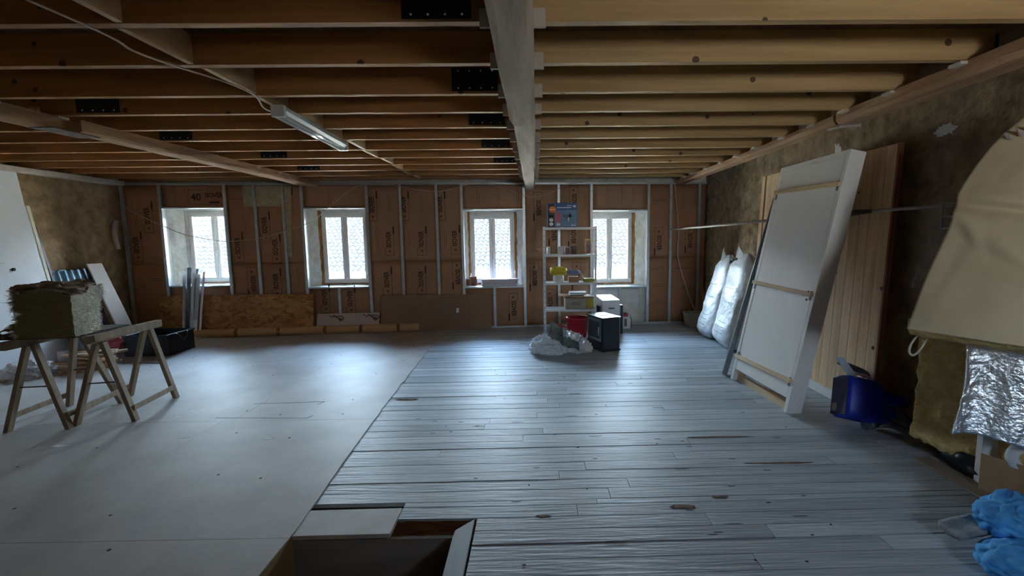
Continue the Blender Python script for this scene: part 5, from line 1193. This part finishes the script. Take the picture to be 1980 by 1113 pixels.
# blue tank
t = thing('plastic_tank', 'deep blue plastic tank lying tilted against the pine panel', 'tank', (2.55, 3.7, 0))
ax = Vector((0.96, -0.12, -0.20)).normalized(); up = Vector((0.16, 0.30, 0.93)); up = (up-ax*up.dot(ax)).normalized(); sd_ = up.cross(ax)
B0 = Vector((2.385, 3.53, 0.235))
def TP(a, b, c): return B0+ax*a+sd_*b+up*c
mb = MB()
secs = [(0.0, 0.112, 0.155), (0.02, 0.125, 0.168), (0.20, 0.125, 0.168), (0.26, 0.11, 0.145), (0.285, 0.085, 0.115)]
vs = []
for a, hw, hh in secs:
    for k in range(28):
        an = 2*math.pi*k/28; ex = lambda c: math.copysign(abs(c)**0.42, c); vs.append(TP(a, hw*ex(math.cos(an)), hh*ex(math.sin(an))))
mb.add(vs, [(i*28+j, i*28+(j+1) % 28, (i+1)*28+(j+1) % 28, (i+1)*28+j) for i in range(4) for j in range(28)]+[tuple(reversed(range(28))), tuple(range(112, 140))], 0, True); obj('body', mb, M['blue'], t)
mb = MB(); mb.fbox(TP(-0.008, -0.105, -0.145), ax*0.008, sd_*0.21, up*0.29); obj('base_plate', mb, M['navy'], t, bevel=0.003)
mb = MB(); mb.fbox(TP(-0.0095, 0.02, -0.12), ax*0.001, sd_*0.06, up*0.06); obj('paper_label', mb, M['cardgrey'], t)
for (b, c, l, r) in ((-0.02, 0.055, 0.20, 0.048), (-0.04, -0.055, 0.12, 0.052), (-0.06, -0.10, 0.06, 0.05)):
    mb = MB(); mb.lathe([(r*1.05, 0), (r, 0.01), (r*0.92, l), (r*0.75, l+0.012), (0, l+0.012)], TP(0.255, b, c), 20, axis=ax); obj('spout', mb, M['blue'], t)
mb = MB(); mb.tube(spline([TP(0.05, 0.0, 0.168), TP(0.11, -0.01, 0.195), TP(0.19, -0.02, 0.19), TP(0.27, -0.02, 0.135)], 6), 0.009); obj('grip', mb, M['white_matt'], t)
mb = MB(); p = TP(0.045, -0.02, 0.160); mb.fbox(p, (0.075, 0, -0.012), (0, 0.012, 0), (-0.085, 0.05, 0.15)); tag(obj('slat_offcut', mb, mat('pale blue white slat', (0.50, 0.58, 0.70), (0.56, 0.64, 0.75), 0.5), None, bevel=0.002), 'pale slat sticking up out of the blue tank', 'slat')
for k, (dy, lab) in enumerate(((0.0, 'nearer grey tube leaning behind the blue tank'), (0.12, 'farther grey tube leaning behind the blue tank'))):
    mb = MB(); mb.tube(spline([(2.62, 3.80+dy, 0.40), (2.72, 3.68+dy*0.6, 0.34), (2.80, 3.52+dy*0.5, 0.16), (2.86, 3.36+dy*0.5, 0.035)], 8), 0.024, 12); tag(obj('grey_tube', mb, M['greyrub']), lab, 'tube')
mb = MB()
pth = spline([(2.52, 3.42, 0.032), (2.58, 3.44, 0.036), (2.65, 3.47, 0.06), (2.70, 3.50, 0.10)], 14)
mb.tube(pth, [0.030+0.007*(i % 3 == 0)+0.03*(i/len(pth))**2 for i in range(len(pth))], 14); tag(obj('flexible_hose', mb, M['greyrub']), 'ribbed grey hose on the floor in front of the blue tank', 'hose')

# insulation stacked at the right
t = thing('insulation_batt', 'large beige paper-faced insulation batt folded over at the right edge', 'insulation', (2.2, 2.3, 1.0))
ed = [Vector(p) for p in ((1.955, 2.40, 1.0), (2.03, 2.43, 1.16), (2.13, 2.47, 1.36), (2.245, 2.50, 1.58), (2.25, 2.50, 1.66), (2.28, 2.51, 1.73), (2.37, 2.51, 1.88), (2.46, 2.50, 2.00), (2.56, 2.47, 2.11))]
eds = spline(ed, 6)
off = Vector((0.42, -0.62, -0.02))
def batt_fn(u, v):
    f = v*(len(eds)-1); i = min(int(f), len(eds)-2); p = eds[i].lerp(eds[i+1], f-i)
    z = p.z; q = p+off*u+Vector((0.22*u*u, 0.0, 0))*max(0, v-0.5)
    nn = Vector((-0.75, -0.55, 0.1))
    d1 = z-1.66+0.16*u; d2 = z-1.57+0.42*u
    fold = -0.030*math.exp(-(d1/0.028)**2)+0.022*math.exp(-((d1+0.06)/0.035)**2)
    fold += 0.026*math.exp(-(d2/0.03)**2)*math.exp(-((u-0.28)/0.18)**2)-0.020*math.exp(-((d2+0.05)/0.025)**2)*math.exp(-((u-0.3)/0.2)**2)
    fold += 0.018*math.exp(-((z-1.62+0.85*u)/0.028)**2)*math.exp(-((u-0.16)/0.10)**2)
    return q+nn*(fold+0.012*rn((u*3, z*3, 0), 1.5)+0.004*rn((u*9, z*9, 4), 1.5)+0.05*math.sin(math.pi*u))
mb = MB(); mb.grid(batt_fn, 60, 90, thick=(0.045, 0.035, -0.002)); obj('paper_face', mb, M['kraft_beige'], t)
mb = MB(); mb.grid(lambda u, v: batt_fn(u, 0.0)+Vector((0.02, 0.02, 0))+Vector((0.13, 0.12, -0.05))*v+Vector((0, 0, -0.022*math.sin(math.pi*v)+0.012*rn((u*9, v*3, 0), 2))), 50, 10, thick=(0, 0.0, 0.05)); obj('wool_edge', mb, M['wool'], t)
mb = MB()
for k in range(9):
    p = batt_fn(0.02+0.05*k, 0.86+0.010*k)
    mb.grid(lambda u, v, p=p, k=k: p+Vector((0.03*u-0.02*v, -0.02*u-0.03, 0.03*v*(1+0.3*math.sin(k))-0.02*u))+Vector((0.01*rn((u, v*3, k), 2), 0, 0)), 3, 6, thick=(0.004, 0.003, 0))
obj('torn_edge', mb, M['kraft_grey'], t)
mb = MB(); mb.grid(lambda u, v: (2.50+0.30*u+0.02*rn((u*3, v*6, 0), 2), 2.98-0.52*u+0.012*rn((u*16, v*2, 3), 1.6)-0.03*math.sin(v*3), 0.16+0.82*v-0.13*u*(1-v)-0.035*abs(rn((u*9, 0, 0), 1.3))*(1-v)), 50, 26, thick=(0.10, 0.07, 0))
tag(obj('yellow_wool_slab', mb, M['wool']), 'yellow glass wool slab hanging below the beige batt', 'insulation')
mb = MB(); mb.blob((2.78, 2.72, 0.06), (0.16, 0.34, 0.12), 0.25, 2.2, 2.0, flat=0.003, crease=0.1); tag(obj('black_sheeting', mb, M['black']), 'heap of black plastic sheeting on the floor under the yellow wool', 'plastic sheeting')
mb = MB(); mb.grid(lambda u, v: (2.21+0.45*u+0.05*math.sin(v*2.4)*(1-u)*0.9-0.03*(1-v)*u, 2.36-0.22*u+0.018*math.sin(u*9)+0.003*rn((u*9, v*9, 0), 1.8)+0.0022*rn((u*30, v*30, 4), 1.6)+0.006*abs(rn((u*7, v*2.5, 9), 1.5)), 0.43+0.53*v-0.02*u+0.02*(1-v)*math.sin(u*6)), 60, 60, thick=(0.002, 0.004, 0))
tag(obj('foil_insulation', mb, M['foil']), 'crinkled silver foil insulation hanging in front of the yellow wool', 'foil insulation')
mb = MB(); mb.fbox((2.625, 2.60, 0.004), (0.085, -0.01, 0), (0.01, 0.05, 0), (0, 0, 0.55)); tag(obj('white_post', mb, M['white'], None, bevel=0.003), 'short white upright strip under the silver foil', 'post')
mb = MB(); mb.lathe([(0.05, -0.02), (0.075, -0.028), (0.10, -0.02), (0.105, 0), (0.10, 0.02), (0.075, 0.028), (0.05, 0.02), (0.045, 0), (0.05, -0.02)], (2.72, 2.42, 0.25), 28, axis=(-0.6, -0.8, 0)); tag(obj('white_ring', mb, M['white']), 'round white plastic ring beside the white strip at the right edge', 'ring')
mb = MB(); mb.grid(lambda u, v: (2.565+0.32*u, 2.545-0.38*u-0.03*v*0, 0.004+0.225*v-0.03*u*v), 12, 4, smooth=False, thick=(0.006, 0.005, 0)); tag(obj('cardboard_panel', mb, M['card']), 'plain cardboard panel standing on edge at the lower right', 'cardboard')
mb = MB(); mb.poly([(2.50, 2.94), (2.62, 2.95), (2.66, 2.30), (2.50, 2.28)], 0.003, 0.014); tag(obj('floor_plank', mb, mat('brown floor plank', (0.27, 0.20, 0.145), (0.34, 0.26, 0.19), 0.7, scale=6), None, bevel=0.002), 'loose brown plank lying beside the cardboard panel', 'plank')
mb = MB(); mb.box((2.83, 2.95, 0.002), (2.885, 3.9, 0.045)); mb.box((2.78, 2.2, 0.002), (2.83, 3.6, 0.02)); b_ = struct('baseboard_right', mb, mat('grey wall batten', (0.20, 0.20, 0.20), (0.28, 0.28, 0.28), 0.7))
mb = MB(); mb.grid(lambda u, v: (2.35+0.08*u+0.13*v+0.03*rn((u*3, v*4, 0), 2)+0.03, 2.93-0.1*u+0.03*rn((u*3, v*5, 6), 2), 1.16+0.56*v), 14, 26); tag(obj('hanging_film', mb, M['film']), 'thin clear film hanging behind the beige batt below the tie rod', 'plastic film')
mb = MB(); mb.tube(spline([(2.12, 2.50, 0.965), (2.05, 2.47, 0.91), (2.02, 2.45, 0.865), (2.05, 2.46, 0.84), (2.11, 2.49, 0.86), (2.17, 2.51, 0.93), (2.17, 2.52, 0.97)], 6), 0.006, 6); tag(obj('string_loop', mb, M['rope']), 'pale string loop hanging from the lower corner of the batt', 'string')
t = thing('wire_cage', 'small dark wire cage hooked at the top of the hanging film', 'cage', (2.58, 2.83, 1.7))
mb = MB()
for (a, b) in ((0, 0), (0.06, 0), (0, 0.10), (0.06, 0.10)): mb.tube([(2.50+a, 2.86-a, 1.53+0.0), (2.50+a, 2.86-a, 1.68)], 0.004, 5)
for z in (1.53, 1.60, 1.68): mb.tube([(2.50, 2.86, z), (2.56, 2.80, z)], 0.004, 5)
obj('frame', mb, M['galv'], t)

# blue cloth at the lower right corner
t = thing('blue_cloth', 'bright blue crumpled work clothes on the floor at the lower right corner', 'clothes', (2.2, 1.95, 0))
def cloth_blob(name, c, r, s, am=0.22):
    mb = MB(); mb.blob(c, r, am, 1.5, s, flat=0.004, nu=90, nv=60, crease=0.10); obj(name, mb, M['denim'], t)
cloth_blob('sleeve', (2.24, 2.02, 0.165), (0.17, 0.15, 0.10), 2.0)
cloth_blob('body', (2.16, 1.86, 0.07), (0.23, 0.15, 0.085), 5.0)
cloth_blob('collar', (2.40, 1.90, 0.12), (0.16, 0.16, 0.12), 9.0)
mb = MB(); mb.grid(lambda u, v: (1.965+0.24*u, 2.01+0.12*v+0.01*u, 0.10+0.035*u-0.012*math.sin(v*3.1)+0.006*rn((u*5, v*5, 0), 2)), 16, 8, thick=(0, 0, -0.03)); tag(obj('grey_pad', mb, M['greycloth']), 'grey fabric pad lying under the blue work clothes', 'pad')
